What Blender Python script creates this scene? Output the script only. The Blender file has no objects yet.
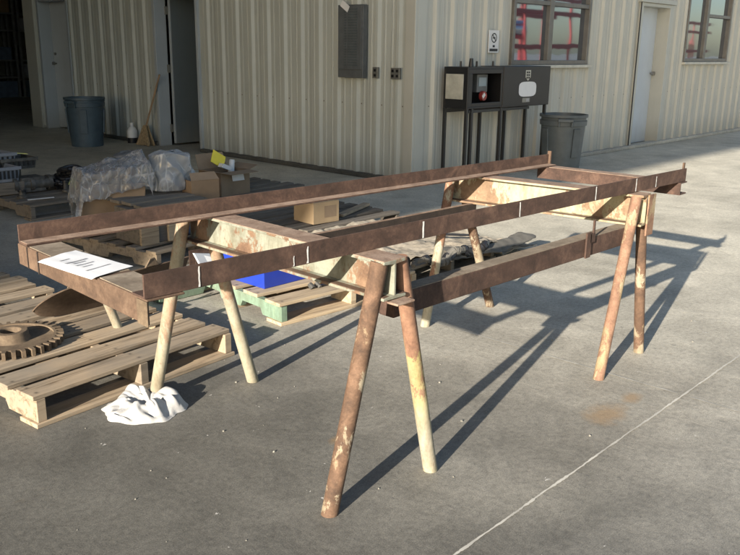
import bpy, bmesh, math, random
from mathutils import Vector, Matrix, noise
R = math.radians
random.seed(7)
S = bpy.context.scene
COL = S.collection

# ------------------------------------------------------------------ camera
cam_d = bpy.data.cameras.new("camera")
cam = bpy.data.objects.new("camera", cam_d); COL.objects.link(cam)
cam_d.sensor_fit = 'HORIZONTAL'; cam_d.sensor_width = 36.0; cam_d.lens = 39.93
cam_d.clip_start = 0.05; cam_d.clip_end = 2000
PITCH, ROLL, YAW = R(15.545), R(-0.8126), R(42.792)
fw = Vector((math.cos(PITCH), 0, -math.sin(PITCH))); rt = Vector((0, -1, 0)); dn = fw.cross(rt)
c, s = math.cos(ROLL), math.sin(ROLL)
r2 = rt * c + dn * s; d2 = dn * c - rt * s
RZ = Matrix.Rotation(YAW, 3, 'Z')
rX, dX, fX = RZ @ r2, RZ @ d2, RZ @ fw
M = Matrix((rX, -dX, -fX)).transposed().to_4x4()
M.translation = Vector((0, 0, 1.41))
cam.matrix_world = M
S.camera = cam

# ------------------------------------------------------------------ light
SUN_TRAVEL = Vector((3.07, 0.78, -1.0)).normalized()
SUN_FROM = -SUN_TRAVEL
elev = math.asin(SUN_FROM.z)
world = bpy.data.worlds.new("World"); S.world = world; world.use_nodes = True
wn = world.node_tree.nodes; wl = world.node_tree.links; wn.clear()
sky = wn.new('ShaderNodeTexSky'); sky.sky_type = 'NISHITA'; sky.sun_disc = False
sky.sun_elevation = elev; sky.sun_rotation = math.atan2(SUN_FROM.x, SUN_FROM.y)
sky.air_density = 1.0; sky.dust_density = 1.0; sky.ozone_density = 1.0
bg = wn.new('ShaderNodeBackground'); bg.inputs['Strength'].default_value = 0.076
wo = wn.new('ShaderNodeOutputWorld')
wl.new(sky.outputs[0], bg.inputs[0]); wl.new(bg.outputs[0], wo.inputs[0])
sun_d = bpy.data.lights.new("sun", 'SUN'); sun_d.energy = 5.0; sun_d.angle = R(0.5); sun_d.color = (1.0, 0.92, 0.80)
sun = bpy.data.objects.new("sun", sun_d); COL.objects.link(sun)
sun.rotation_euler = SUN_TRAVEL.to_track_quat('-Z', 'Y').to_euler(); sun.location = (-20, -6, 12)
S.view_settings.view_transform = 'Standard'; S.view_settings.look = 'None'
S.view_settings.gamma = 1.0; S.view_settings.exposure = 1.46; S.view_settings.use_curve_mapping = False

# ------------------------------------------------------------------ materials
def _mat(name):
    m = bpy.data.materials.new(name); m.use_nodes = True
    nt = m.node_tree; b = nt.nodes['Principled BSDF']
    return m, nt, b
def _noise(nt, scale, detail=6, rough=.6, vec=None, dist=0.0):
    n = nt.nodes.new('ShaderNodeTexNoise'); n.inputs['Scale'].default_value = scale
    n.inputs['Detail'].default_value = detail; n.inputs['Roughness'].default_value = rough
    n.inputs['Distortion'].default_value = dist
    if vec: nt.links.new(vec, n.inputs['Vector'])
    return n.outputs['Fac']
def _ramp(nt, fac, stops):
    r = nt.nodes.new('ShaderNodeValToRGB'); e = r.color_ramp.elements
    while len(e) < len(stops): e.new(.5)
    for el, (p, col) in zip(e, stops):
        el.position = p; el.color = (*col, 1) if len(col) == 3 else col
    nt.links.new(fac, r.inputs[0]); return r.outputs[0]
def _coord(nt, scale=(1, 1, 1), which='Object', rot=(0, 0, 0)):
    t = nt.nodes.new('ShaderNodeTexCoord'); mp = nt.nodes.new('ShaderNodeMapping')
    mp.inputs['Scale'].default_value = scale; mp.inputs['Rotation'].default_value = rot
    nt.links.new(t.outputs[which], mp.inputs['Vector']); return mp.outputs[0]
def _mix(nt, fac, a, b, mode='MIX'):
    m = nt.nodes.new('ShaderNodeMix'); m.data_type = 'RGBA'; m.blend_type = mode
    for i, v in ((0, fac), (6, a), (7, b)):
        if isinstance(v, (int, float)): m.inputs[i].default_value = v
        elif isinstance(v, tuple): m.inputs[i].default_value = (*v, 1)
        else: nt.links.new(v, m.inputs[i])
    return m.outputs[2]
def _bump(nt, b, h, strength=.3, dist=.01):
    n = nt.nodes.new('ShaderNodeBump'); n.inputs['Strength'].default_value = strength
    n.inputs['Distance'].default_value = dist
    nt.links.new(h, n.inputs['Height']); nt.links.new(n.outputs[0], b.inputs['Normal'])
    return n

def plain(name, col, rough=.6, metal=0.0, var=.12, scale=9, bump=0.0, trans=0, spec=.5):
    m, nt, b = _mat(name)
    f = _noise(nt, scale, vec=_coord(nt))
    dk = tuple(x * (1 - var * 2) for x in col); lt = tuple(min(1, x * (1 + var)) for x in col)
    nt.links.new(_ramp(nt, f, [(.3, dk), (.7, lt)]), b.inputs['Base Color'])
    b.inputs['Roughness'].default_value = rough; b.inputs['Metallic'].default_value = metal
    b.inputs['Specular IOR Level'].default_value = spec
    if bump: _bump(nt, b, f, bump, .005)
    return m

def concrete_mat():
    m, nt, b = _mat("broom finished concrete")
    co = _coord(nt)
    big = _noise(nt, .55, 5, .6, co); mid = _noise(nt, 3.2, 8, .68, co, .6); fine = _noise(nt, 45, 6, .75, co)
    col = _ramp(nt, big, [(.32, (.192, .184, .167)), (.5, (.236, .228, .211)), (.68, (.268, .260, .241))])
    col = _mix(nt, _ramp(nt, mid, [(.32, (0, 0, 0)), (.72, (1, 1, 1))]), _mix(nt, 1.0, col, (.74, .735, .72), 'MULTIPLY'), _mix(nt, 1.0, col, (1.17, 1.165, 1.15), 'MULTIPLY'))
    col = _mix(nt, .6, col, _ramp(nt, fine, [(.34, (.58, .57, .56)), (.5, (1, 1, 1)), (.66, (1.34, 1.33, 1.31))]), 'MULTIPLY')
    # pale worn scuffs, drawn out along the drive direction
    sc = _noise(nt, 7, 8, .7, _coord(nt, (1, .32, 1), rot=(0, 0, R(38))), 1.0)
    col = _mix(nt, _ramp(nt, sc, [(.60, (0, 0, 0)), (.72, (.45, .45, .45))]), col, (.34, .325, .29))
    # dark oily blotches
    oil = _noise(nt, 1.15, 6, .6, _coord(nt, (1, 1, 1), rot=(0, 0, 1.0)))
    col = _mix(nt, _ramp(nt, oil, [(.57, (0, 0, 0)), (.74, (.55, .55, .55))]), col, (.125, .122, .110))
    # rusty stains
    ru = _noise(nt, 1.6, 6, .65, _coord(nt, (1.0, 1.7, 1), rot=(0, 0, .3)))
    col = _mix(nt, _ramp(nt, ru, [(.66, (0, 0, 0)), (.76, (.5, .5, .5))]), col, (.26, .185, .10))
    # grazing-light sheen painted in: slab darker near, brighter towards the far yard
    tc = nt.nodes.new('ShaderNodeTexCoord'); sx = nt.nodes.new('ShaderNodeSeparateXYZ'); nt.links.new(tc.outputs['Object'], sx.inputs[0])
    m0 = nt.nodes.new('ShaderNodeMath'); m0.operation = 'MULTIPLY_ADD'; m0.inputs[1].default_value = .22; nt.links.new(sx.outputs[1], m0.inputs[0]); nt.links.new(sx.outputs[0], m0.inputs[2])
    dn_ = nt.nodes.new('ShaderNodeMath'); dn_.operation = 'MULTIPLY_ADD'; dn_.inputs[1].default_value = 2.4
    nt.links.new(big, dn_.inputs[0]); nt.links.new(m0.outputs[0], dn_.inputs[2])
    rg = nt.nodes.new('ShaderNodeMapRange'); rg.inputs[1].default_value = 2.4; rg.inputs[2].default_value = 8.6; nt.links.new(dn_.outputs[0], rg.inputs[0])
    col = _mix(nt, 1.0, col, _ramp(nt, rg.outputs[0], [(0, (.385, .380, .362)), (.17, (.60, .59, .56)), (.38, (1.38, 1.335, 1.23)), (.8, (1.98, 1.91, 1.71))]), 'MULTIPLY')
    # sandy grain and dark pits
    gr = _noise(nt, 230, 3, .8, co)
    col = _mix(nt, .75, col, _ramp(nt, gr, [(.36, (.55, .55, .54)), (.5, (1, 1, 1)), (.64, (1.4, 1.39, 1.37))]), 'MULTIPLY')
    pt_ = _noise(nt, 38, 3, .6, _coord(nt, (1, .55, 1), rot=(0, 0, .7)))
    col = _mix(nt, _ramp(nt, pt_, [(.66, (0, 0, 0)), (.72, (.6, .6, .6))]), col, (.085, .082, .075))
    # rust stains left by parts, each with its own ragged outline
    for (sx_, sy_, rr_, el) in ((2.90, 1.37, .085, .6), (3.12, 1.37, .05, .7), (1.98, 1.98, .04, .8)):
        mp = nt.nodes.new('ShaderNodeMapping'); mp.inputs['Location'].default_value = (-sx_, -sy_ / 1.0, 0); nt.links.new(tc.outputs['Object'], mp.inputs[0])
        vl = nt.nodes.new('ShaderNodeVectorMath'); vl.operation = 'MULTIPLY'; vl.inputs[1].default_value = (el, 1, 1); nt.links.new(mp.outputs[0], vl.inputs[0])
        ln = nt.nodes.new('ShaderNodeVectorMath'); ln.operation = 'LENGTH'; nt.links.new(vl.outputs[0], ln.inputs[0])
        nn = nt.nodes.new('ShaderNodeMath'); nn.operation = 'MULTIPLY_ADD'; nn.inputs[1].default_value = rr_ * 1.4; nt.links.new(_noise(nt, 14, 6, .7, co), nn.inputs[0]); nt.links.new(ln.outputs['Value'], nn.inputs[2])
        q_ = nt.nodes.new('ShaderNodeMapRange'); q_.inputs[1].default_value = rr_ * 1.05; q_.inputs[2].default_value = rr_ * 1.75; q_.inputs[3].default_value = .62; q_.inputs[4].default_value = 0; nt.links.new(nn.outputs[0], q_.inputs[0])
        col = _mix(nt, q_.outputs[0], col, (.27, .175, .085))
    # small pale chips
    wv = nt.nodes.new('ShaderNodeVectorMath'); wv.operation = 'MULTIPLY_ADD'; wv.inputs[1].default_value = (.06, .06, .06)
    wn_ = nt.nodes.new('ShaderNodeTexNoise'); wn_.inputs['Scale'].default_value = 60; nt.links.new(co, wn_.inputs['Vector'])
    nt.links.new(wn_.outputs['Color'], wv.inputs[0]); nt.links.new(co, wv.inputs[2])
    v = nt.nodes.new('ShaderNodeTexVoronoi'); v.inputs['Scale'].default_value = 13; nt.links.new(wv.outputs[0], v.inputs['Vector'])
    sep = nt.nodes.new('ShaderNodeSeparateColor'); nt.links.new(v.outputs['Color'], sep.inputs[0])
    gt = nt.nodes.new('ShaderNodeMath'); gt.operation = 'GREATER_THAN'; gt.inputs[1].default_value = .86; nt.links.new(sep.outputs[0], gt.inputs[0])
    lt = nt.nodes.new('ShaderNodeMath'); lt.operation = 'LESS_THAN'; lt.inputs[1].default_value = .085; nt.links.new(v.outputs['Distance'], lt.inputs[0])
    mu = nt.nodes.new('ShaderNodeMath'); mu.operation = 'MULTIPLY'; nt.links.new(gt.outputs[0], mu.inputs[0]); nt.links.new(lt.outputs[0], mu.inputs[1])
    col = _mix(nt, mu.outputs[0], col, (.46, .44, .40))
    nt.links.new(col, b.inputs['Base Color'])
    b.inputs['Roughness'].default_value = .68; b.inputs['Specular IOR Level'].default_value = .5
    bp = _bump(nt, b, fine, .35, .004)
    b2 = nt.nodes.new('ShaderNodeBump'); b2.inputs['Strength'].default_value = .25; b2.inputs['Distance'].default_value = .02
    nt.links.new(mid, b2.inputs['Height']); nt.links.new(b2.outputs[0], bp.inputs['Normal'])
    return m

def siding_mat(name, base, dirt=.35, screws=None):
    m, nt, b = _mat(name)
    co = _coord(nt)
    f = _noise(nt, 1.7, 6, .6, co); st = _noise(nt, 5, 5, .6, _coord(nt, (3, 3, .16)))
    col = _ramp(nt, f, [(.3, tuple(x * .92 for x in base)), (.7, tuple(x * 1.05 for x in base))])
    dk = _ramp(nt, st, [(.52, (0, 0, 0)), (.85, (dirt,) * 3)])
    col = _mix(nt, dk, col, (.23, .20, .15))
    # dirt splashed near the bottom of the sheet
    tc = nt.nodes.new('ShaderNodeTexCoord'); sx = nt.nodes.new('ShaderNodeSeparateXYZ'); nt.links.new(tc.outputs['Object'], sx.inputs[0])
    ad = nt.nodes.new('ShaderNodeMath'); ad.operation = 'MULTIPLY_ADD'; ad.inputs[1].default_value = .5; nt.links.new(st, ad.inputs[0]); nt.links.new(sx.outputs[2], ad.inputs[2])
    lowm = _ramp(nt, ad.outputs[0], [(.18, (.55, .55, .55)), (.62, (0, 0, 0))])
    col = _mix(nt, lowm, col, (.25, .235, .19))
    if screws is not None:
        ax, ph = screws
        def mth(op, a_, v_=None, w_=None):
            n_ = nt.nodes.new('ShaderNodeMath'); n_.operation = op
            for i_, q_ in enumerate((a_, v_, w_)):
                if q_ is None: continue
                if isinstance(q_, (int, float)): n_.inputs[i_].default_value = q_
                else: nt.links.new(q_, n_.inputs[i_])
            return n_.outputs[0]
        per = .305
        fx = mth('SUBTRACT', mth('FRACT', mth('MULTIPLY_ADD', sx.outputs[ax], 1 / per, ph / per)), .28)
        fz = mth('SUBTRACT', mth('FRACT', mth('MULTIPLY_ADD', sx.outputs[2], 1 / 1.45, -.065)), .5)
        dd_ = mth('ADD', mth('POWER', mth('MULTIPLY', fx, per), 2.0), mth('POWER', mth('MULTIPLY', fz, 1.45), 2.0))
        col = _mix(nt, mth('LESS_THAN', dd_, .0085 ** 2), col, (.14, .12, .095))
        lap = mth('LESS_THAN', mth('FRACT', mth('MULTIPLY_ADD', sx.outputs[ax], 1 / (per * 3), ph / (per * 3))), .008)
        col = _mix(nt, mth('MULTIPLY', lap, .6), col, (.16, .15, .12))
    nt.links.new(col, b.inputs['Base Color']); b.inputs['Roughness'].default_value = .48
    b.inputs['Specular IOR Level'].default_value = .4
    _bump(nt, b, f, .12, .02)
    return m

def rust_mat(name, dark=(.034, .022, .017), mid=(.072, .043, .032), lt=(.145, .088, .062), flake=None, amt=.0, sc=14, metal=.1, zg=0.0):
    m, nt, b = _mat(name)
    co = _coord(nt)
    a = _noise(nt, sc, 8, .72, co, .4); f = _noise(nt, sc * 9, 4, .7, co); bg_ = _noise(nt, 3.0, 4, .6, co)
    col = _ramp(nt, a, [(.30, dark), (.5, mid), (.72, lt)])
    col = _mix(nt, .55, col, _ramp(nt, f, [(.3, (.6, .58, .56)), (.7, (1.25, 1.22, 1.2))]), 'MULTIPLY')
    col = _mix(nt, _ramp(nt, bg_, [(.45, (0, 0, 0)), (.7, (.55, .55, .55))]), col, tuple(x * .62 for x in mid))
    if flake:
        k = _noise(nt, sc * .75, 11, .76, _coord(nt, (1, .8, .45)), .35)
        # amt moves the threshold: more paint for a larger value
        t = .62 - amt * .4
        tz = nt.nodes.new('ShaderNodeTexCoord'); sz = nt.nodes.new('ShaderNodeSeparateXYZ'); nt.links.new(tz.outputs['Object'], sz.inputs[0])
        m1 = nt.nodes.new('ShaderNodeMath'); m1.operation = 'MULTIPLY_ADD'; m1.inputs[1].default_value = -zg; nt.links.new(sz.outputs[2], m1.inputs[0]); nt.links.new(k, m1.inputs[2])
        m2 = nt.nodes.new('ShaderNodeMath'); m2.operation = 'ADD'; m2.inputs[1].default_value = zg * .4; nt.links.new(m1.outputs[0], m2.inputs[0]); k = m2.outputs[0]
        k2 = _noise(nt, 2.2, 3, .5, co)
        paint = _ramp(nt, k2, [(.36, flake[0]), (.5, flake[1]), (.64, flake[2])])
        grime = _noise(nt, sc * 1.6, 7, .7, _coord(nt, (1, 1, .3)))
        paint = _mix(nt, .8, paint, _ramp(nt, grime, [(.34, (.50, .45, .38)), (.56, (1, 1, 1))]), 'MULTIPLY')
        paint = _mix(nt, .5, paint, _ramp(nt, f, [(.3, (.72, .70, .66)), (.7, (1.1, 1.1, 1.1))]), 'MULTIPLY')
        col = _mix(nt, _ramp(nt, k, [(t, (0, 0, 0)), (t + .035, (1, 1, 1))]), col, paint)
    nt.links.new(col, b.inputs['Base Color']); b.inputs['Roughness'].default_value = .84; b.inputs['Specular IOR Level'].default_value = .3
    b.inputs['Metallic'].default_value = metal * .5
    _bump(nt, b, a, .35, .004)
    return m

def wood_mat(name, a=(.12, .082, .046), bcol=(.300, .228, .152), grey=(.185, .163, .132), gamt=.7, axis=(2, 28, 28)):
    m, nt, b = _mat(name)
    co = _coord(nt, axis); oi = nt.nodes.new('ShaderNodeObjectInfo')
    off = nt.nodes.new('ShaderNodeVectorMath'); off.operation = 'ADD'
    cmb = nt.nodes.new('ShaderNodeCombineXYZ')
    ml = nt.nodes.new('ShaderNodeMath'); ml.operation = 'MULTIPLY'; ml.inputs[1].default_value = 37.0
    nt.links.new(oi.outputs['Random'], ml.inputs[0])
    for i in range(3): nt.links.new(ml.outputs[0], cmb.inputs[i])
    nt.links.new(co, off.inputs[0]); nt.links.new(cmb.outputs[0], off.inputs[1])
    g = _noise(nt, 1.0, 8, .68, off.outputs[0], .8)
    p = _noise(nt, 3.0, 5, .6, _coord(nt))
    col = _ramp(nt, g, [(.34, a), (.50, bcol), (.66, tuple(x * 1.18 for x in bcol))])
    col = _mix(nt, _ramp(nt, p, [(.40, (0, 0, 0)), (.70, (gamt,) * 3)]), col, grey)
    uv = nt.nodes.new('ShaderNodeUVMap'); su = nt.nodes.new('ShaderNodeSeparateXYZ'); nt.links.new(uv.outputs[0], su.inputs[0])
    acc = None
    def mth(op, a_, v_=None):
        n_ = nt.nodes.new('ShaderNodeMath'); n_.operation = op
        for i_, q_ in enumerate((a_, v_)):
            if q_ is None: continue
            if isinstance(q_, (int, float)): n_.inputs[i_].default_value = q_
            else: nt.links.new(q_, n_.inputs[i_])
        return n_.outputs[0]
    # nail heads with a rust halo: u is metres along the board from the nearest stringer, v metres across from the board edge
    dn = mth('SQRT', mth('ADD', mth('POWER', su.outputs[0], 2.0), mth('POWER', mth('SUBTRACT', su.outputs[1], .028), 2.0)))
    col = _mix(nt, _ramp(nt, dn, [(0.0035, (.9, .9, .9)), (.0042, (.45, .45, .45)), (.014, (0, 0, 0))]), col, (.045, .034, .026))
    tone = _ramp(nt, oi.outputs['Random'], [(0, (.74, .73, .72)), (.5, (.98, .98, .98)), (1, (1.18, 1.15, 1.10))])
    col = _mix(nt, 1.0, col, tone, 'MULTIPLY')
    nt.links.new(col, b.inputs['Base Color']); b.inputs['Roughness'].default_value = .8
    _bump(nt, b, g, .35, .003)
    return m

def film_mat(name, op=.2):
    """thin clear polythene: mostly see-through, glossy, whitened along its creases"""
    m, nt, b = _mat(name); out = nt.nodes['Material Output']
    co = _coord(nt)
    def crease(sc, w_, seed):
        v = nt.nodes.new('ShaderNodeTexVoronoi'); v.feature = 'DISTANCE_TO_EDGE'; v.inputs['Scale'].default_value = sc
        nt.links.new(_coord(nt, (1, 1, .55), rot=(seed, seed * .7, seed)), v.inputs['Vector'])
        r_ = nt.nodes.new('ShaderNodeMapRange'); r_.inputs[1].default_value = 0; r_.inputs[2].default_value = w_; r_.inputs[3].default_value = 1; r_.inputs[4].default_value = 0
        nt.links.new(v.outputs['Distance'], r_.inputs[0])
        n_ = nt.nodes.new('ShaderNodeMath'); n_.operation = 'MULTIPLY'; nt.links.new(r_.outputs[0], n_.inputs[0])
        nt.links.new(_ramp(nt, _noise(nt, sc * .7, 2, .5, co), [(.42, (0, 0, 0)), (.62, (1, 1, 1))]), n_.inputs[1])
        return n_.outputs[0], v.outputs['Distance']
    (c1, h1), (c2, h2) = crease(8, .05, .3), crease(17, .07, 1.2)
    mx = nt.nodes.new('ShaderNodeMath'); mx.operation = 'MAXIMUM'; nt.links.new(c1, mx.inputs[0]); nt.links.new(c2, mx.inputs[1])
    hh = nt.nodes.new('ShaderNodeMath'); hh.operation = 'MULTIPLY_ADD'; hh.inputs[1].default_value = .5; nt.links.new(h2, hh.inputs[0]); nt.links.new(h1, hh.inputs[2])
    bp = nt.nodes.new('ShaderNodeBump'); bp.inputs['Strength'].default_value = 1.0; bp.inputs['Distance'].default_value = .05; nt.links.new(hh.outputs[0], bp.inputs['Height'])
    tr = nt.nodes.new('ShaderNodeBsdfTransparent'); tr.inputs[0].default_value = (.90, .91, .92, 1)
    gl = nt.nodes.new('ShaderNodeBsdfGlossy'); gl.inputs['Roughness'].default_value = .12; nt.links.new(bp.outputs[0], gl.inputs['Normal'])
    fr = nt.nodes.new('ShaderNodeFresnel'); fr.inputs[0].default_value = 1.7; nt.links.new(bp.outputs[0], fr.inputs['Normal'])
    m1 = nt.nodes.new('ShaderNodeMixShader'); nt.links.new(fr.outputs[0], m1.inputs[0]); nt.links.new(tr.outputs[0], m1.inputs[1]); nt.links.new(gl.outputs[0], m1.inputs[2])
    df = nt.nodes.new('ShaderNodeBsdfDiffuse'); df.inputs[0].default_value = (.72, .73, .74, 1); tl = nt.nodes.new('ShaderNodeBsdfTranslucent'); tl.inputs[0].default_value = (.60, .62, .64, 1)
    m2 = nt.nodes.new('ShaderNodeMixShader'); m2.inputs[0].default_value = .4; nt.links.new(df.outputs[0], m2.inputs[1]); nt.links.new(tl.outputs[0], m2.inputs[2])
    k = nt.nodes.new('ShaderNodeMapRange'); k.inputs[3].default_value = op; k.inputs[4].default_value = op + .36; nt.links.new(mx.outputs[0], k.inputs[0])
    m3 = nt.nodes.new('ShaderNodeMixShader'); nt.links.new(k.outputs[0], m3.inputs[0]); nt.links.new(m1.outputs[0], m3.inputs[1]); nt.links.new(m2.outputs[0], m3.inputs[2])
    nt.links.new(m3.outputs[0], out.inputs['Surface']); return m

def glass_mat():
    m, nt, b = _mat("reflective tinted window glass")
    b.inputs['Base Color'].default_value = (.22, .265, .34, 1); b.inputs['Metallic'].default_value = .95
    b.inputs['Roughness'].default_value = .03
    f = _noise(nt, 1.3, 2, .4, _coord(nt)); _bump(nt, b, f, .10, .02)
    return m

def sticker_mat(): return plain("white label paper", (.62, .62, .61), .5, var=.04)

MT = dict(
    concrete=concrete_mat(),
    siding=siding_mat("cream ribbed steel siding", (.42, .442, .41), .22, (1, 5.74)),
    siding_front=siding_mat("cream ribbed steel siding of the front", (.465, .453, .395), .22, (0, 6.83)),
    trim=siding_mat("cream steel trim", (.43, .43, .385), .2),
    bluegrey=siding_mat("pale blue grey painted door steel", (.36, .40, .43), .15),
    darkdoor=siding_mat("dark blue grey painted door", (.14, .17, .185), .15),
    doorgrey=siding_mat("light grey painted door", (.52, .56, .59), .12),
    roof=plain("galvanised roof sheet", (.35, .34, .31), .5, .2),
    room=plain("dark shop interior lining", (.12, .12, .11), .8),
    glass=glass_mat(),
    alu=plain("bronze aluminium window frame", (.15, .14, .125), .45, .3),
    sill=plain("cream window sill", (.50, .48, .41), .5),
    rust=rust_mat("brown mill rust", sc=11),
    rust_or=rust_mat("orange brown rust", (.062, .040, .028), (.108, .069, .046), (.175, .118, .080), sc=10),
    rust_top=rust_mat("rust pale from wear and painted sun", (.14, .092, .066), (.25, .175, .128), (.36, .275, .21), sc=16),  # pale rust for worn plates and for tops with sunlight painted in
    rust_dk=rust_mat("very dark rusty steel", (.018, .014, .012), (.034, .025, .020), (.06, .043, .033), sc=12),
    rust_plate=rust_mat("dull tan rust", (.07, .050, .034), (.135, .098, .064), (.21, .16, .105), sc=9),
    blade=rust_mat("smooth brown rust", (.055, .036, .024), (.085, .058, .038), (.125, .088, .058), sc=6),
    beam_green=rust_mat("flaking pale green and cream paint over rust", (.085, .05, .034), (.17, .105, .065), (.26, .175, .11),
                        flake=((.205, .218, .180), (.235, .240, .192), (.265, .250, .180)), amt=.44, sc=9, metal=0),
    beam_cream=rust_mat("flaking cream paint over rust", (.12, .072, .045), (.22, .145, .09), (.31, .21, .13),
                        flake=((.35, .33, .235), (.37, .345, .24), (.31, .275, .18)), amt=.42, sc=8, metal=0),
    leg_rust=rust_mat("rusty pipe with scraps of paint", (.050, .032, .023), (.110, .066, .042), (.21, .128, .082),
                      flake=((.29, .24, .17), (.31, .26, .185), (.28, .19, .115)), amt=.16, sc=13, metal=0, zg=.22),
    leg_patchy=rust_mat("rusty pipe with long flakes of cream paint", (.10, .056, .038), (.20, .115, .075), (.29, .18, .12),
                      flake=((.31, .26, .175), (.33, .29, .20), (.28, .21, .125)), amt=.28, sc=15, metal=0, zg=.10),
    leg_yellow=rust_mat("flaking yellow and cream pipe paint", (.10, .055, .036), (.20, .11, .07), (.29, .175, .11),
                        flake=((.34, .315, .245), (.35, .315, .22), (.35, .29, .13)), amt=.34, sc=10, metal=0, zg=.38),
    leg_tan=rust_mat("faded tan pipe paint", (.17, .10, .068), (.26, .18, .12), (.32, .24, .165),
                     flake=((.29, .26, .19), (.32, .29, .215), (.26, .225, .16)), amt=.42, sc=9, metal=0, zg=.15),
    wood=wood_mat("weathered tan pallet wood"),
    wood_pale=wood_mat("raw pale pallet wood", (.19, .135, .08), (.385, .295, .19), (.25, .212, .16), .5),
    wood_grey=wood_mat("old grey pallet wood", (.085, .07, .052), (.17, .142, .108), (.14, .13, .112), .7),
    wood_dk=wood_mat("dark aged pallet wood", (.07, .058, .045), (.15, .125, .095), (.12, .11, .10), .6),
    wood_beam=rust_mat("scaled rust top", (.12, .092, .066), (.215, .175, .13), (.31, .26, .20), sc=8, metal=0),
    mint=rust_mat("faded mint green painted wood", (.14, .15, .10), (.18, .25, .17), (.21, .31, .22),
                  flake=((.155, .225, .165), (.18, .26, .19), (.19, .235, .175)), amt=.50, sc=7, metal=0),
    blue=plain("cobalt blue plastic", (.014, .040, .32), .38, var=.06),
    binblue=plain("slate blue bin plastic", (.058, .088, .112), .5),
    bingrey=plain("dark grey bin plastic", (.072, .087, .095), .5),
    black=plain("black painted cabinet steel", (.010, .010, .0115), .42, .1),
    blackleg=plain("black painted tube", (.02, .02, .02), .5),
    blackplastic=plain("black rubber and plastic", (.014, .014, .016), .4),
    cardboard_sun=plain("sunlit tan cardboard", (.40, .285, .165), .85, var=.08, scale=6),  # brighter cardboard copy, sunlight painted into the colour
    cardboard=plain("shaded brown cardboard", (.23, .16, .10), .85, var=.10, scale=6),  # darker cardboard copy, shade painted into the colour
    cardboard_in=plain("inner cardboard", (.27, .19, .12), .85, var=.08),
    white=sticker_mat(),
    ragcloth=plain("white cotton rag", (.36, .353, .34), .9, var=.12, scale=26, bump=.5),
    paper=plain("white paper", (.66, .66, .66), .7, var=.03),
    ink=plain("grey print", (.33, .33, .34), .7),
    blackink=plain("black print", (.02, .02, .02), .6),
    yellow=plain("yellow tag card", (.75, .62, .05), .6, var=.06),
    yellowlt=plain("light yellow tag", (.72, .68, .22), .6, var=.06),
    bluebag=plain("blue grey cloth", (.10, .14, .22), .85),
    whitebin=plain("grey white plastic crate", (.20, .215, .245), .5),
    machine=plain("oily cast iron", (.10, .095, .085), .6, .3, var=.3, scale=20),
    film=film_mat("clear crinkled plastic film", .30),
    film2=film_mat("cloudy crinkled plastic film", .44),
    canvas=plain("sun bleached beige canvas", (.33, .285, .22), .9, var=.28, scale=14, bump=.6),
    canvas_grey=plain("grey canvas edge", (.105, .098, .085), .9, var=.2, scale=12),
    straw=plain("broom straw", (.34, .25, .14), .9, var=.25, scale=40),
    stick=plain("worn broom handle", (.33, .22, .13), .6),
    panelgrey=plain("dark grey painted panel", (.10, .108, .112), .45),
    plategrey=plain("steel wall plate", (.22, .22, .20), .4, .5),
    grit=plain("pale grit", (.24, .225, .19), .9, var=.3, scale=30),
    joint=plain("pale joint sealant", (.46, .44, .39), .8, var=.18, scale=6),
    jointthin=plain("dusty saw cut", (.47, .45, .40), .9, var=.25, scale=9),
    beige=plain("beige enamel plate", (.42, .41, .35), .5),
    screen=plain("grey blue lcd window", (.22, .29, .33), .2, var=.04),
    redknob=plain("red plastic knob", (.25, .03, .025), .4),
    steel=plain("bright steel", (.55, .55, .55), .2, .9, var=.05),
    redpaint=plain("red machine paint", (.42, .035, .03), .35),
    tyre=plain("tyre rubber", (.02, .02, .02), .8),
    chalk=plain("white paint mark", (.62, .60, .56), .8, var=.15, scale=60),
    shelfgrey=plain("grey shelf steel", (.16, .17, .18), .5),
    brass=plain("dull metal knob", (.35, .33, .30), .3, .8),
)

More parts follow.
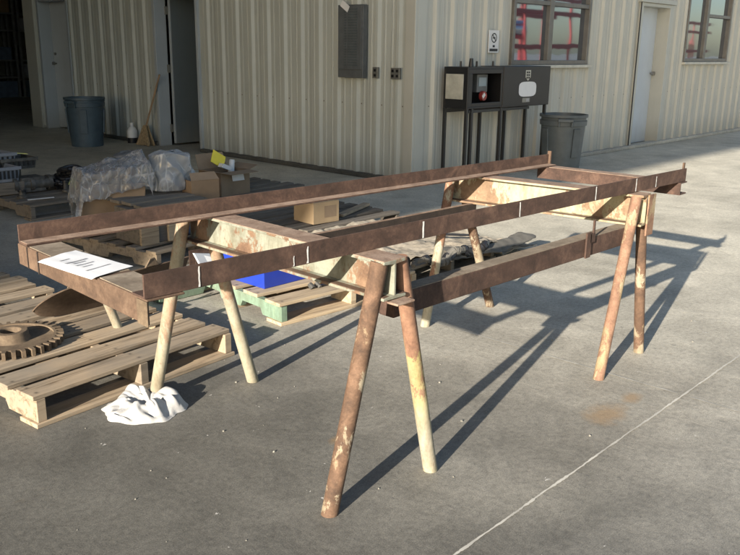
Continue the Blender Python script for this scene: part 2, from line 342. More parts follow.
# ------------------------------------------------------------------ mesh helpers
class MB:
    def __init__(s): s.v = []; s.f = []
    def add(s, verts, faces):
        o = len(s.v); s.v += [Vector(p) for p in verts]; s.f += [tuple(i + o for i in f) for f in faces]; return s
    def hexa(s, p):          # 8 points: bottom 4 ccw, top 4
        return s.add(p, [(3, 2, 1, 0), (4, 5, 6, 7), (0, 1, 5, 4), (1, 2, 6, 5), (2, 3, 7, 6), (3, 0, 4, 7)])
    def box(s, x0, x1, y0, y1, z0, z1):
        return s.hexa([(x0, y0, z0), (x1, y0, z0), (x1, y1, z0), (x0, y1, z0), (x0, y0, z1), (x1, y0, z1), (x1, y1, z1), (x0, y1, z1)])
    def obox(s, ctr, ax, ay, az):
        c, ax, ay, az = map(Vector, (ctr, ax, ay, az))
        return s.hexa([c - ax - ay - az, c + ax - ay - az, c + ax + ay - az, c - ax + ay - az, c - ax - ay + az, c + ax - ay + az, c + ax + ay + az, c - ax + ay + az])
    def bar(s, p0, p1, w, h, up=(0, 0, 1)):
        p0, p1 = Vector(p0), Vector(p1); d = p1 - p0; l = d.length; d /= l
        side = d.cross(Vector(up)).normalized(); u = side.cross(d)
        return s.obox((p0 + p1) / 2, d * l / 2, side * w / 2, u * h / 2)
    def tube(s, p0, p1, r0, r1=None, n=14, caps=True):
        r1 = r0 if r1 is None else r1
        p0, p1 = Vector(p0), Vector(p1); d = (p1 - p0).normalized()
        a = d.orthogonal().normalized(); b = d.cross(a)
        vs = []
        for p, r in ((p0, r0), (p1, r1)):
            for i in range(n):
                t = 2 * math.pi * i / n; vs.append(p + a * r * math.cos(t) + b * r * math.sin(t))
        fs = [(i, (i + 1) % n, n + (i + 1) % n, n + i) for i in range(n)]
        if caps: fs += [tuple(reversed(range(n))), tuple(range(n, 2 * n))]
        return s.add(vs, fs)
    def path(s, pts, r, n=8):
        for a, b in zip(pts[:-1], pts[1:]): s.tube(a, b, r, r, n)
        return s
    def lathe(s, prof, n=32, ctr=(0, 0, 0), close=False):
        c = Vector(ctr); vs = []; m = len(prof)
        for i in range(n):
            t = 2 * math.pi * i / n
            for r, z in prof: vs.append(c + Vector((r * math.cos(t), r * math.sin(t), z)))
        fs = []
        for i in range(n):
            j = (i + 1) % n
            for k in range(m if close else m - 1):
                l = (k + 1) % m; fs.append((i * m + k, j * m + k, j * m + l, i * m + l))
        return s.add(vs, fs)
    def prism(s, prof, p0, p1, up=(0, 0, 1)):
        """extrude 2-D profile (side, up) from p0 to p1"""
        p0, p1 = Vector(p0), Vector(p1); d = (p1 - p0).normalized()
        side = d.cross(Vector(up)).normalized(); u = side.cross(d); n = len(prof)
        vs = [p + side * a + u * b for p in (p0, p1) for a, b in prof]
        fs = [(i, (i + 1) % n, n + (i + 1) % n, n + i) for i in range(n)] + [tuple(reversed(range(n))), tuple(range(n, 2 * n))]
        return s.add(vs, fs)
    def grid(s, fn, nu, nv):
        vs = [fn(i / nu, j / nv) for j in range(nv + 1) for i in range(nu + 1)]
        fs = [(j * (nu + 1) + i, j * (nu + 1) + i + 1, (j + 1) * (nu + 1) + i + 1, (j + 1) * (nu + 1) + i) for j in range(nv) for i in range(nu)]
        return s.add(vs, fs)

def obj(name, mb, mat, parent=None, bevel=0.0, smooth=False, thick=0.0, world=True, sub=0, loc=None):
    """one mesh object; vertices are world coordinates moved into the parent's (unrotated) frame unless world=False"""
    off = Vector((0, 0, 0))
    if parent and world:
        p = parent
        while p: off += p.location; p = p.parent
    if loc is not None and world: off = Vector(loc)
    me = bpy.data.meshes.new(name)
    me.from_pydata([v - off for v in mb.v], [], mb.f); me.update()
    bm = bmesh.new(); bm.from_mesh(me); bmesh.ops.recalc_face_normals(bm, faces=bm.faces); bm.to_mesh(me); bm.free()
    if smooth: me.polygons.foreach_set('use_smooth', [True] * len(me.polygons))
    me.materials.append(MT[mat] if isinstance(mat, str) else mat)
    o = bpy.data.objects.new(name, me); COL.objects.link(o)
    if loc is not None: o.location = loc
    if parent: o.parent = parent
    if thick:
        m = o.modifiers.new('thick', 'SOLIDIFY'); m.thickness = thick
    if sub:
        m = o.modifiers.new('sub', 'SUBSURF'); m.levels = sub; m.render_levels = sub
    if bevel:
        m = o.modifiers.new('bevel', 'BEVEL'); m.width = bevel; m.segments = 2; m.limit_method = 'ANGLE'; m.angle_limit = R(40)
    if smooth and not sub:
        m = o.modifiers.new('wn', 'EDGE_SPLIT'); m.split_angle = R(42)
    return o
def tag(o, label, cat, group=None, kind=None):
    if label: o['label'] = label
    if cat: o['category'] = cat
    if group: o['group'] = group
    if kind: o['kind'] = kind
    return o
def thing(name, label, cat, loc=(0, 0, 0), rz=0.0, group=None):
    o = bpy.data.objects.new(name, None); COL.objects.link(o); o.empty_display_size = .1
    o.location = loc; o.rotation_euler = (0, 0, rz)
    return tag(o, label, cat, group)
def struct(name, mb, mat, **k):
    return tag(obj(name, mb, mat, **k), None, None, kind='structure')
def nz(x, y, z=0.0): return noise.noise(Vector((x, y, z)))

# ------------------------------------------------------------------ ground
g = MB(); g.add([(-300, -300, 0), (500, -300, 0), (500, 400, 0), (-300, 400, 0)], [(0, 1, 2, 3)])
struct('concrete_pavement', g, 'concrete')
def joint(p0, p1, w, mat, seed):
    p0, p1 = Vector(p0), Vector(p1); d = (p1 - p0); L = d.length; d /= L; sd = Vector((-d.y, d.x, 0))
    n = int(L / .008)
    def fn(u, v):
        t = u * L; ww = w * (.45 + .9 * abs(nz(t * 14, seed)) + 1.1 * abs(nz(t * 60, seed + 3)) * abs(nz(t * 5, seed + 6)) * 2)
        p = p0 + d * t + sd * ((v - .5) * ww + .003 * nz(t * 6, seed + 9) + .002 * nz(t * 40, seed + 4)); p.z = .004; return p
    struct('pavement_joint', MB().grid(fn, n, 1), mat)
joint((0.6, 1.222, 0), (14, 1.222, 0), .0095, 'joint', 1.3)
joint((3.303, 1.19, 0), (3.303, -3.5, 0), .007, 'jointthin', 5.1)
joint((3.303, 1.25, 0), (3.303, 5.0, 0), .007, 'jointthin', 7.7)

rg_ = random.Random(21); q = MB()
for i in range(80):
    x, y = rg_.uniform(.9, 4.6), rg_.uniform(.55, 3.6); r = rg_.choice((.0018, .0022, .003, .0035, .0055))
    ph = rg_.uniform(0, 6); n_ = 5; vs = [(x + r * math.cos(ph + k * 1.257) * rg_.uniform(.7, 1.2), y + r * math.sin(ph + k * 1.257) * rg_.uniform(.7, 1.2), .0005) for k in range(n_)] + [(x + .6 * r * math.cos(ph + .4 + k * 1.257), y + .6 * r * math.sin(ph + .4 + k * 1.257), r * rg_.uniform(.8, 1.2)) for k in range(n_)]
    q.add(vs, [(k, (k + 1) % n_, n_ + (k + 1) % n_, n_ + k) for k in range(n_)] + [tuple(range(n_, 2 * n_))])
tag(obj('loose_grit', q, 'grit'), 'small stones and crumbs scattered over the concrete around the stand', 'grit', kind='stuff')

# ------------------------------------------------------------------ building
XS, YF, H_ROOF = 6.83, 5.74, 4.6
bld = thing('metal_building', 'cream ribbed steel workshop with grey doors, two windows and an open shaded bay', 'building', (XS, YF, 0))
PITCHR = .305
def rib_h(s):
    u = (s % PITCHR) - PITCHR / 2; a = abs(u)
    if a < .018: return .030
    if a < .048: return .030 * (.048 - a) / .030
    for cpos in (.100,):
        b = abs(a - cpos)
        if b < .008: return .005
        if b < .018: return .005 * (.018 - b) / .010
    return 0.0
def rib_breaks(s0, s1):
    br = {s0, s1}; k0 = int(math.floor(s0 / PITCHR)) - 1; k1 = int(math.ceil(s1 / PITCHR)) + 1
    for k in range(k0, k1 + 1):
        m = (k + .5) * PITCHR
        for o in (.018, .048, .082, .092, .108, .118):
            for sg in (-1, 1):
                x = m + sg * o
                if s0 + .002 < x < s1 - .002: br.add(x)
    return sorted(br)
def rib_wall(mb, place, s0, s1, z0, z1):
    b = rib_breaks(s0, s1); zs = [z0, z1]
    vs = [place(x, z, rib_h(x)) for z in zs for x in b]; n = len(b)
    mb.add(vs, [(i, i + 1, n + i + 1, n + i) for i in range(n - 1)])
def wall_with_openings(place, s0, s1, ops):
    mb = MB(); x = s0
    for a, b, z0, z1 in sorted(ops):
        rib_wall(mb, place, x, a, .05, H_ROOF)
        if z0 > .06: rib_wall(mb, place, a, b, .05, z0)
        rib_wall(mb, place, a, b, z1, H_ROOF); x = b
    rib_wall(mb, place, x, s1, .05, H_ROOF); return mb
side = lambda y, z, h: (XS - h, y, z)
front = lambda x, z, h: (x, YF - h, z)
D1, D2 = (9.52, 10.53), (13.03, 14.02)                    # doors of the side wall (Y)
W1, W2, D3 = (8.59, 10.44), (13.60, 15.47), (11.97, 12.93)   # front wall (X)
SIDE_END, XE = 14.16, 16.72
obj('side_wall', wall_with_openings(side, YF + .10, SIDE_END, [(D1[0], D1[1], 0, 2.13), (D2[0], D2[1], 0, 2.13)]), 'siding', bld)
obj('front_wall', wall_with_openings(front, XS + .16, XE, [(W1[0], W1[1], 1.25, 2.45), (W2[0], W2[1], 1.28, 2.45), (D3[0], D3[1], 0, 2.13)]), 'siding_front', bld)
ct = MB(); ct.box(XS - .036, XS + .005, YF - .036, YF + .10, .03, H_ROOF); ct.box(XS + .005, XS + .155, YF - .036, YF - .002, .03, H_ROOF)
obj('corner_trim', ct, 'trim', bld, bevel=.006)
pt = MB(); pt.box(XS - .05, XS + .10, SIDE_END, SIDE_END + .38, 0, H_ROOF); obj('opening_post', pt, 'trim', bld, bevel=.008)
et = MB(); et.box(XE - .02, XE + .12, YF - .04, YF + .1, .0, H_ROOF); obj('end_trim', et, 'trim', bld, bevel=.006)
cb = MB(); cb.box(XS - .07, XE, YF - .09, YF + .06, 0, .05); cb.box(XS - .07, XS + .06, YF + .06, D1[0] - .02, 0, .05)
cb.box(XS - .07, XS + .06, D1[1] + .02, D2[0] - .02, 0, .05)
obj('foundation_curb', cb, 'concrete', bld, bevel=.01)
# roof, back, end and inner walls
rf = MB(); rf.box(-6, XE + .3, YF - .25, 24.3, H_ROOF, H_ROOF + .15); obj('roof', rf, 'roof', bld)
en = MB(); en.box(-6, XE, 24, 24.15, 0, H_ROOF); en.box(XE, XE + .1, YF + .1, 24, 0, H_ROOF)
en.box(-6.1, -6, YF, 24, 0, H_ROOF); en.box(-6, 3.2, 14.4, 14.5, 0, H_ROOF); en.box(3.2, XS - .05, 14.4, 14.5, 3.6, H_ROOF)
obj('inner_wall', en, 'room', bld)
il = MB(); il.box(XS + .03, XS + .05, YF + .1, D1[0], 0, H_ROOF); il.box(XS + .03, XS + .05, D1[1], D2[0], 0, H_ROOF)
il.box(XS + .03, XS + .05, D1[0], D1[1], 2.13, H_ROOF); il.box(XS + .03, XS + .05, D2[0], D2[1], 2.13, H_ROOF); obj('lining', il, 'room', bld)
# side door (closed, light), recessed in its frame
def side_frame(y0, y1, dep, mat):
    f = MB()
    f.box(XS - .04, XS + dep, y1 - .03, y1 + .03, 0, 2.16); f.box(XS - .04, XS + dep, y0 - .03, y0 + .02, 0, 2.16)
    f.box(XS - .038, XS + dep, y0 + .02, y1 - .03, 2.10, 2.158)
    return f
lf = MB(); lf.box(XS + .17, XS + .215, D2[0] + .02, D2[1] - .035, .02, 2.10)
dr = obj('door', lf, 'doorgrey', bld, bevel=.004)
obj('door_frame', side_frame(*D2, .19, 'bluegrey'), 'bluegrey', dr, bevel=.004)
kn = MB(); kn.tube((XS + .17, 13.90, 1.10), (XS + .12, 13.90, 1.10), .012); kn.tube((XS + .13, 13.90, 1.10), (XS + .10, 13.90, 1.10), .028)
obj('door_knob', kn, 'brass', dr, smooth=True)
obj('door_lock', MB().tube((XS + .17, 13.90, 1.26), (XS + .145, 13.90, 1.26), .024), 'brass', dr, smooth=True)
pq = MB(); pq.box(XS + .164, XS + .17, 13.16, 13.26, 1.72, 1.92); pl = obj('door_plate', pq, 'white', dr)
obj('plate_mark', MB().box(XS + .161, XS + .1635, 13.17, 13.25, 1.73, 1.79), 'blackink', dr); obj('plate_mark', MB().box(XS + .161, XS + .1635, 13.19, 13.23, 1.88, 1.91), 'blackink', dr)
# side door that stands open inward
lf = MB(); lf.box(XS + .17, XS + 1.08, D1[1] - .12, D1[1] - .075, .03, 2.10)
dr = obj('door', lf, 'darkdoor', bld, bevel=.004); dr['label'] = 'dark grey door swung open into the building'
obj('door_frame', side_frame(*D1, .15, 'bluegrey'), 'bluegrey', dr, bevel=.004)
ed = MB(); ed.box(XS + .160, XS + .170, D1[1] - .121, D1[1] - .074, .03, 2.10); obj('door_edge', ed, 'bluegrey', dr)
for z in (.25, 1.1, 1.9): obj('hinge', MB().box(XS + .13, XS + .168, D1[1] - .08, D1[1] - .025, z - .055, z + .055), 'plategrey', dr)
# front door, recessed
lf = MB(); lf.box(D3[0] + .02, D3[1] - .02, YF + .165, YF + .21, .03, 2.08)
dr = obj('door', lf, 'doorgrey', bld, bevel=.004)
f = MB(); f.box(D3[0] - .05, D3[0] + .02, YF - .04, YF + .17, 0, 2.13); f.box(D3[1] - .02, D3[1] + .10, YF - .04, YF + .17, 0, 2.13)
f.box(D3[0] + .02, D3[1] - .02, YF - .038, YF + .17, 2.08, 2.128); f.box(D3[0] - .1, D3[1] + .14, YF - .07, YF + .16, 2.13, 2.19)
obj('door_frame', f, 'trim', dr, bevel=.004)
gk = MB(); gk.box(D3[0] - .062, D3[0] - .05, YF - .043, YF - .030, 0.05, 2.13); obj('door_seal', gk, 'blackplastic', dr)
kx = D3[1] - .07; kn = MB(); kn.tube((kx, YF + .165, 1.10), (kx, YF + .12, 1.10), .013); kn.tube((kx, YF + .13, 1.10), (kx, YF + .095, 1.10), .032)
obj('door_knob', kn, 'brass', dr, smooth=True)
# windows
def window(x0, x1, z0, z1, mull, rails):
    f = MB(); e = .055; y0, y1 = YF - .045, YF + .05
    f.box(x0, x0 + e, y0, y1, z0, z1); f.box(x1 - e, x1, y0, y1, z0, z1)
    f.box(x0 + e, x1 - e, y0 + .002, y1, z0, z0 + e); f.box(x0 + e, x1 - e, y0 + .002, y1, z1 - e, z1)
    f.box(mull - .05, mull + .05, y0 + .004, y1, z0 + e, z1 - e)
    for a, b, z in rails: f.box(a, b, y0 + .008, y1, z - .025, z + .025)
    w = obj('window', f, 'alu', bld, bevel=.004)
    p = MB(); p.box(x0 + .03, mull, YF + .012, YF + .018, z0 + .03, z1 - .03); obj('pane', p, 'glass', w)
    p = MB(); p.box(mull + .0005, x1 - .03, YF + .022, YF + .028, z0 + .03, z1 - .03); obj('pane', p, 'glass', w)
    sl = MB(); sl.box(x0 - .04, x1 + .06, YF - .085, YF - .02, z0 - .04, z0 - .002); obj('sill', sl, 'sill', w, bevel=.004)
window(W1[0], W1[1], 1.25, 2.45, 9.45, [(W1[0] + .05, 9.40, 1.99), (9.50, W1[1] - .05, 1.99)])
window(W2[0], W2[1], 1.28, 2.45, 14.42, [(14.47, W2[1] - .05, 2.03)])

# added unseen building, its roof sized to throw the shade line over the yard
w = MB(); w.box(-48, -10.5, 4.2, 30, 0, 10.9)
shade_caster = thing('shade_building', 'unseen tall cream building added beside the yard, its wide roof placed to cast shade', 'building', (-10.5, 4.2, 0))
obj('wall', w, 'siding', shade_caster)
w = MB(); w.box(-55, -9.3, -3.98, 30.2, 10.9, 11.05); obj('roof', w, 'roof', shade_caster)

# ------------------------------------------------------------------ things fixed to the walls
t = thing('electrical_panel', 'tall dark grey breaker panel on the ribbed side wall with a white tag', 'panel', (XS - .03, 6.58, 1.10))
p = MB(); p.box(XS - .10, XS - .031, 6.385, 6.77, 1.10, 1.875); obj('panel_body', p, 'panelgrey', t, bevel=.006)
p = MB(); p.box(XS - .112, XS - .101, 6.40, 6.755, 1.19, 1.86); d = obj('panel_door', p, 'panelgrey', t, bevel=.004)
p = MB()
for i in range(22): p.box(XS - .116, XS - .112, 6.46 + .0, 6.60, 1.23 + i * .028, 1.245 + i * .028)
for i in range(22): p.box(XS - .116, XS - .112, 6.62, 6.66, 1.23 + i * .028, 1.245 + i * .028)
obj('louvre', p, 'bingrey', d)
p = MB(); p.obox((XS - .118, 6.645, 1.86), (.002, 0, 0), (0, .055, .035), (0, -.018, .03)); obj('paper_tag', p, 'paper', t)
def wall_plate(y0, y1, label, n):
    t = thing('wall_outlet', label, 'outlet', (XS - .03, (y0 + y1) / 2, 1.105))
    p = MB(); p.box(XS - .062, XS - .031, y0, y1, 1.105, 1.222); obj('cover_plate', p, 'plategrey', t, bevel=.004)
    for k in range(n):
        yc = y0 + (k + .5) * (y1 - y0) / n
        for z in (1.137, 1.19): obj('socket', MB().box(XS - .065, XS - .0625, yc - .016, yc + .016, z - .014, z + .014), 'black', t)
wall_plate(6.20, 6.275, 'small single steel outlet plate on the side wall nearer the breaker panel', 1)
wall_plate(5.885, 6.01, 'wider double steel outlet plate on the side wall nearer the building corner', 2)
t = thing('warning_sign', 'small white sign with a round black symbol on the front wall above the black cabinet', 'sign', (8.21, YF - .03, 1.39))
p = MB(); p.box(8.11, 8.31, YF - .042, YF - .031, 1.39, 1.64); obj('sign_plate', p, 'white', t)
p = MB()
n = 24
for i in range(n):
    a0, a1 = 2 * math.pi * i / n, 2 * math.pi * (i + 1) / n
    q = [(8.21 + r * math.cos(a), YF - .0435, 1.555 + r * math.sin(a)) for r, a in ((.055, a0), (.055, a1), (.042, a1), (.042, a0))]
    p.add(q, [(0, 1, 2, 3)])
p.bar((8.178, YF - .0435, 1.59), (8.242, YF - .0435, 1.52), .002, .012, up=(0, 1, 0))
p.box(8.185, 8.235, YF - .0440, YF - .0425, 1.548, 1.562)
p.box(8.19, 8.23, YF - .044, YF - .0425, 1.45, 1.475); p.box(8.13, 8.29, YF - .044, YF - .0425, 1.405, 1.435)
obj('sign_symbol', p, 'blackink', t)

# ------------------------------------------------------------------ black cabinet on its stand
t = thing('control_cabinet', 'long black steel cabinet on thin legs at the front wall, open around a small screen', 'cabinet', (8.1, 5.53, 0))
p = MB(); x0, x1, xm, y0, y1, z0, z1 = 7.29, 8.95, 7.96, 5.37, 5.69, .80, 1.24
e = .02
p.box(x0, xm, y1 - e, y1, z0, z1); p.box(x0, x0 + e, y0, y1 - e, z0, z1); p.box(x0 + e, xm, y0, y1 - e, z1 - e, z1); p.box(x0 + e, xm, y0, y1 - e, z0, z0 + e)
p.box(x0 + e, xm - .001, y0, y0 + .012, z1 - .07, z1 - e); p.box(x0 + e, x0 + .09, y0, y0 + .012, z0 + e, z1 - .07); p.box(xm - .04, xm - .001, y0, y0 + .012, z0 + e, z1 - .07); p.box(x0 + .09, xm - .04, y0, y0 + .012, z0 + e, z0 + .06)
obj('cabinet_body', p, 'black', t, bevel=.003)
p = MB(); p.box(xm + .002, x1, y0 - .006, y1, z0 - .01, z1 + .005); dd = obj('closed_compartment', p, 'black', t, bevel=.006)
p = MB(); cx, cz = 8.46, .985
pts = []
for i in range(28):
    a = 2 * math.pi * i / 28; sx, sz = math.cos(a), math.sin(a); k = (abs(sx) ** 4 + abs(sz) ** 4) ** -.25
    pts.append((cx + .185 * sx * k, y0 - .0085, cz + .085 * sz * k))
p.add(pts, [tuple(range(28))]); obj('white_label', p, 'paper', t)
p = MB(); p.add([(8.40, y0 - .0085, 1.20), (8.40, y0 - .0085, 1.12), (8.455, y0 - .0085, 1.078), (8.51, y0 - .0085, 1.12), (8.51, y0 - .0085, 1.20)], [(0, 1, 2, 3, 4)])
sh = obj('shield_label', p, 'beige', t)
p = MB()
for z in (1.115, 1.145, 1.175): p.box(8.42, 8.45, y0 - .0105, y0 - .009, z - .01, z + .01); p.box(8.46, 8.49, y0 - .0105, y0 - .009, z - .01, z + .01)
obj('label_marks', p, 'blackink', sh)
p = MB(); p.box(8.36, 8.52, y0 - .009, y0 - .0065, .835, .885); sl = obj('small_label', p, 'plategrey', t)
p = MB(); p.box(8.44, 8.50, y0 - .0115, y0 - .0095, .842, .878); obj('label_marks', p, 'ink', sl)
p = MB(); p.box(x0 - .012, x0 - .001, 5.42, 5.655, .90, 1.165); obj('side_plate', p, 'beige', t, bevel=.003)
p = MB(); p.box(7.60, 7.80, 5.47, 5.54, .965, 1.16); dv = obj('display_unit', p, 'panelgrey', t, bevel=.004)
p = MB(); p.box(7.63, 7.77, 5.465, 5.4695, 1.03, 1.125); obj('screen', p, 'screen', dv)
p = MB(); p.tube((7.70, 5.47, .925), (7.70, 5.435, .925), .055, .05, 20); rk = obj('rotary_switch', p, 'redknob', t, smooth=True)
p = MB(); p.obox((7.688, 5.433, .93), (.02, 0, .018), (0, .0015, 0), (-.012, 0, .014)); obj('switch_pointer', p, 'white', rk)
for x in (7.33, 7.45, 7.62, 7.93):
    p = MB(); p.tube((x, 5.5 if x != 7.45 else 5.45, 1.241), (x, 5.5 if x != 7.45 else 5.45, 1.30 + (.03 if x == 7.45 else 0)), .013 if x != 7.45 else .03, .011 if x != 7.45 else .02, 10); obj('cable_gland', p, 'blackplastic', t, smooth=True)
for lx, ly in ((7.30, 5.67), (7.31, 5.385), (7.40, 5.385), (7.96, 5.39), (8.45, 5.66), (8.92, 5.40), (8.92, 5.67), (7.96, 5.67)):
    p = MB(); p.box(lx - .016, lx + .016, ly - .016, ly + .016, 0, .79 if lx > 7.97 else .80); obj('leg', p, 'blackleg', t)
p = MB(); p.box(7.35, 8.55, 5.38, 5.41, .755, .785); p.box(7.30, 8.92, 5.655, 5.685, .75, .79); obj('rail', p, 'blackleg', t)

# ------------------------------------------------------------------ rubbish bins
def bin_(x, y, mat, label, rz):
    t = thing('rubbish_bin', label, 'bin', (x, y, 0), rz, 'round plastic rubbish bins')
    p = MB(); p.lathe([(0, .02), (.205, .02), (.21, 0), (.22, .0), (.262, .56), (.277, .565), (.28, .62), (.265, .622), (.267, .655), (.288, .66), (.288, .69), (.262, .69), (.25, .60), (.20, .04), (0, .04)], 40)
    obj('bin_body', p, mat, t, smooth=True, world=False)
    for sg in (0, math.pi):
        cx, sx = math.cos(sg), math.sin(sg)
        p = MB(); q = [(.272, -.085, .50), (.315, -.075, .50), (.315, -.075, .53), (.272, -.085, .53)]
        p.box(.268, .325, -.09, .09, .615, .652); p.box(.268, .30, -.085, -.065, .555, .615); p.box(.268, .30, .065, .085, .555, .615)
        p.v = [Vector((v.x * cx - v.y * sx, v.x * sx + v.y * cx, v.z)) for v in p.v]
        obj('handle', p, mat, t, world=False, bevel=.006)
    for a in (.0, 1.57, 3.14, 4.71):
        p = MB(); p.obox((.252 * math.cos(a + .6), .252 * math.sin(a + .6), .36), (.010 * math.cos(a + .6), .010 * math.sin(a + .6), 0), (-.05 * math.sin(a + .6), .05 * math.cos(a + .6), 0), (.012 * math.cos(a + .6), .012 * math.sin(a + .6), .17))
        obj('side_panel', p, mat, t, world=False, bevel=.005)
bin_(6.02, 11.22, 'binblue', 'slate blue round bin standing by the shaded side wall next to the door', R(20))
bin_(8.95, 5.14, 'bingrey', 'dark grey round bin standing beside the black cabinet at the front wall', R(35))
# broom and jug at the side wall
t = thing('broom', 'straw broom with a worn stick leaning on the shaded side wall', 'broom', (6.68, 10.72, 0))
p = MB(); p.tube((6.69, 10.72, .26), (6.775, 10.42, 1.02), .014, .013, 10); obj('handle', p, 'stick', t, smooth=True)
p = MB()
for i in range(92):
    a = (i % 46) / 45 - .5; b = (.5 if i > 45 else -.5)
    p.tube((6.69 + b * .03, 10.72 - a * .06, .29), (6.66 + b * .09 + random.uniform(-.01, .01), 10.73 - a * .34 - .03, random.uniform(.0, .02)), .009, .010, 5)
obj('bristles', p, 'straw', t)
t = thing('plastic_jug', 'white plastic jug with a dark band on the floor beside the broom', 'jug', (6.70, 11.12, 0))
p = MB(); p.lathe([(0, .08), (.075, .08), (.078, .17), (.05, .225), (.025, .245), (.025, .275), (0, .275)], 20, (6.70, 11.12, 0)); obj('jug_body', p, 'white', t, smooth=True)
p = MB(); p.lathe([(0, 0), (.075, 0), (.077, .079), (0, .079)], 20, (6.70, 11.12, 0)); obj('jug_base', p, 'blackplastic', t, smooth=True)
p = MB(); p.lathe([(0, .276), (.03, .276), (.03, .30), (0, .30)], 14, (6.70, 11.12, 0)); obj('cap', p, 'white', t, smooth=True)

# ------------------------------------------------------------------ steel stand (two A-frame trestles welded to long beams)
st = thing('steel_trestle_stand', 'heavy welded steel trestle stand of rusty pipe legs, painted I-beams and two long beams', 'trestle', (2.65, 2.05, 0))
def ibeam(p0, p1, h, w, tf=.009, tw=.009):
    a = w / 2; b = tw / 2
    prof = [(-a, 0), (a, 0), (a, tf), (b, tf + .004), (b, h - tf - .004), (a, h - tf), (a, h), (-a, h), (-a, h - tf), (-b, h - tf - .004), (-b, tf + .004), (-a, tf)]
    return MB().prism(prof, p0, p1)
BL0, BL1 = Vector((1.803, 1.565, .680)), Vector((1.835, 2.66, .680))
BR0, BR1 = Vector((3.510, 1.565, .660)), Vector((3.40, 2.58, .660))
def flange_plates(p0, p1, h, w):
    d = (p1 - p0).normalized()
    return MB().prism([(-w / 2, h), (w / 2, h), (w / 2, h + .002), (-w / 2, h + .002)], p0 + d * .002, p1 - d * .002)
for p0, p1, m, bh in ((BL0, BL1, 'beam_green', .122), (BR0, BR1, 'beam_cream', .14)):
    cbm = obj('cross_beam', ibeam(p0, p1, bh, .10), m, st, bevel=.002)
    # scaled bare top and lower flange edges
    obj('flange_cap', flange_plates(p0, p1, bh, .098), 'rust_top', cbm)
    d = (p1 - p0).normalized(); sd = d.cross(Vector((0, 0, 1)))
    for sg in (-1, 1):
        q = MB().prism([(.012 * sg, .0095), (.0485 * sg, .0095), (.0485 * sg, .0115), (.012 * sg, .0115)], p0 + d * .002, p1 - d * .002); obj('lower_flange_face', q, 'rust_or', cbm)
def leg(foot, top, mat, r=.0255, cap=True):
    foot, top = Vector(foot), Vector(top)
    d = (top - foot).normalized(); a = d.orthogonal().normalized(); b = d.cross(a); n = 18; m = 10
    vs = []; L = (top - foot).length
    for k in range(m + 1):
        p = foot + d * L * k / m
        for i in range(n):
            t = 2 * math.pi * i / n; v = p + (a * math.cos(t) + b * math.sin(t)) * r * (1 + .02 * nz(k * .9, i * .7, foot.x))
            if k == 0: v = v - d * ((v.z - .001) / d.z)
            vs.append(v)
    fs = [(k * n + i, k * n + (i + 1) % n, (k + 1) * n + (i + 1) % n, (k + 1) * n + i) for k in range(m) for i in range(n)]
    fs += [tuple(reversed(range(n))), tuple(range(m * n, m * n + n))]
    return obj('leg', MB().add(vs, fs), mat, st, smooth=True)
NL = [((1.600, 1.640, 0), (1.768, 1.598, .795), 'leg_rust', .0275), ((2.041, 1.590, 0), (1.858, 1.598, .795), 'leg_yellow', .0255)]
NR = [((3.214, 1.572, 0), (3.458, 1.592, .79), 'leg_patchy', .0245), ((3.668, 1.598, 0), (3.540, 1.602, .77), 'leg_rust', .0245)]
FL = [((1.698, 2.775, 0), (1.775, 2.615, .785), 'leg_tan', .0255), ((2.111, 2.645, 0), (1.885, 2.60, .70), 'leg_tan', .0255)]
FR = [((3.226, 2.585, 0), (3.345, 2.54, .785), 'leg_yellow', .0245), ((3.766, 2.545, 0), (3.455, 2.54, .70), 'leg_rust', .0245)]
for grp in (NL, NR, FL, FR):
    for f_, tp, m, r in grp: leg(f_, tp, m, r)
# end plates and weld lumps
q = MB(); q.obox((3.542, 1.557, .706), (.034, 0, 0), (0, .004, 0), (0, 0, .094)); obj('end_plate', q, 'leg_patchy', st, bevel=.002)
q = MB(); q.hexa([(1.765, 1.52, .673), (1.845, 1.52, .673), (1.845, 1.563, .673), (1.765, 1.563, .673), (1.765, 1.52, .680), (1.845, 1.52, .680), (1.845, 1.563, .680), (1.765, 1.563, .680)]); obj('end_plate', q, 'rust_top', st, bevel=.002)
q = MB(); q.tube((1.905, 1.61, .765), (1.905, 1.66, .765), .022, .022, 14); obj('pipe_stub', q, 'rust_dk', st, smooth=True)
# long beams just under the I-beams
def chan(p0, p1, w, h):
    return MB().prism([(-w / 2, 0), (w / 2, 0), (w / 2, h), (-w / 2, h)], p0, p1)
lb = obj('long_beam', chan((1.885, 1.672, .580), (3.50, 1.635, .580), .064, .079), 'rust', st, bevel=.003)
q = MB().prism([(-.030, .0792), (.030, .0792), (.030, .0815), (-.030, .0815)], (1.89, 1.672, .58), (3.495, 1.635, .58)); obj('scaled_or_lit_top', q, 'wood_beam', lb)
q = MB(); q.obox((3.075, 1.606, .632), (.020, 0, 0), (0, .004, 0), (0, 0, .054)); q.obox((3.105, 1.606, .66), (.020, 0, 0), (0, .004, 0), (0, 0, .02)); q.obox((3.115, 1.606, .705), (.006, 0, .002), (0, .004, 0), (0, 0, .03))
obj('bracket', q, 'rust', lb, bevel=.002)
fb = obj('long_beam', chan((1.90, 2.462, .612), (3.40, 2.425, .612), .022, .049), 'rust_dk', st, bevel=.002)  # dark colour carries the shade on this beam's near face
q = MB().prism([(-.009, .0495), (.009, .0495), (.009, .0515), (-.009, .0515)], (1.91, 2.462, .612), (3.39, 2.425, .612)); obj('scaled_or_lit_top', q, 'rust_top', fb)  # pale strip paints in the sunlit top edge of the far beam

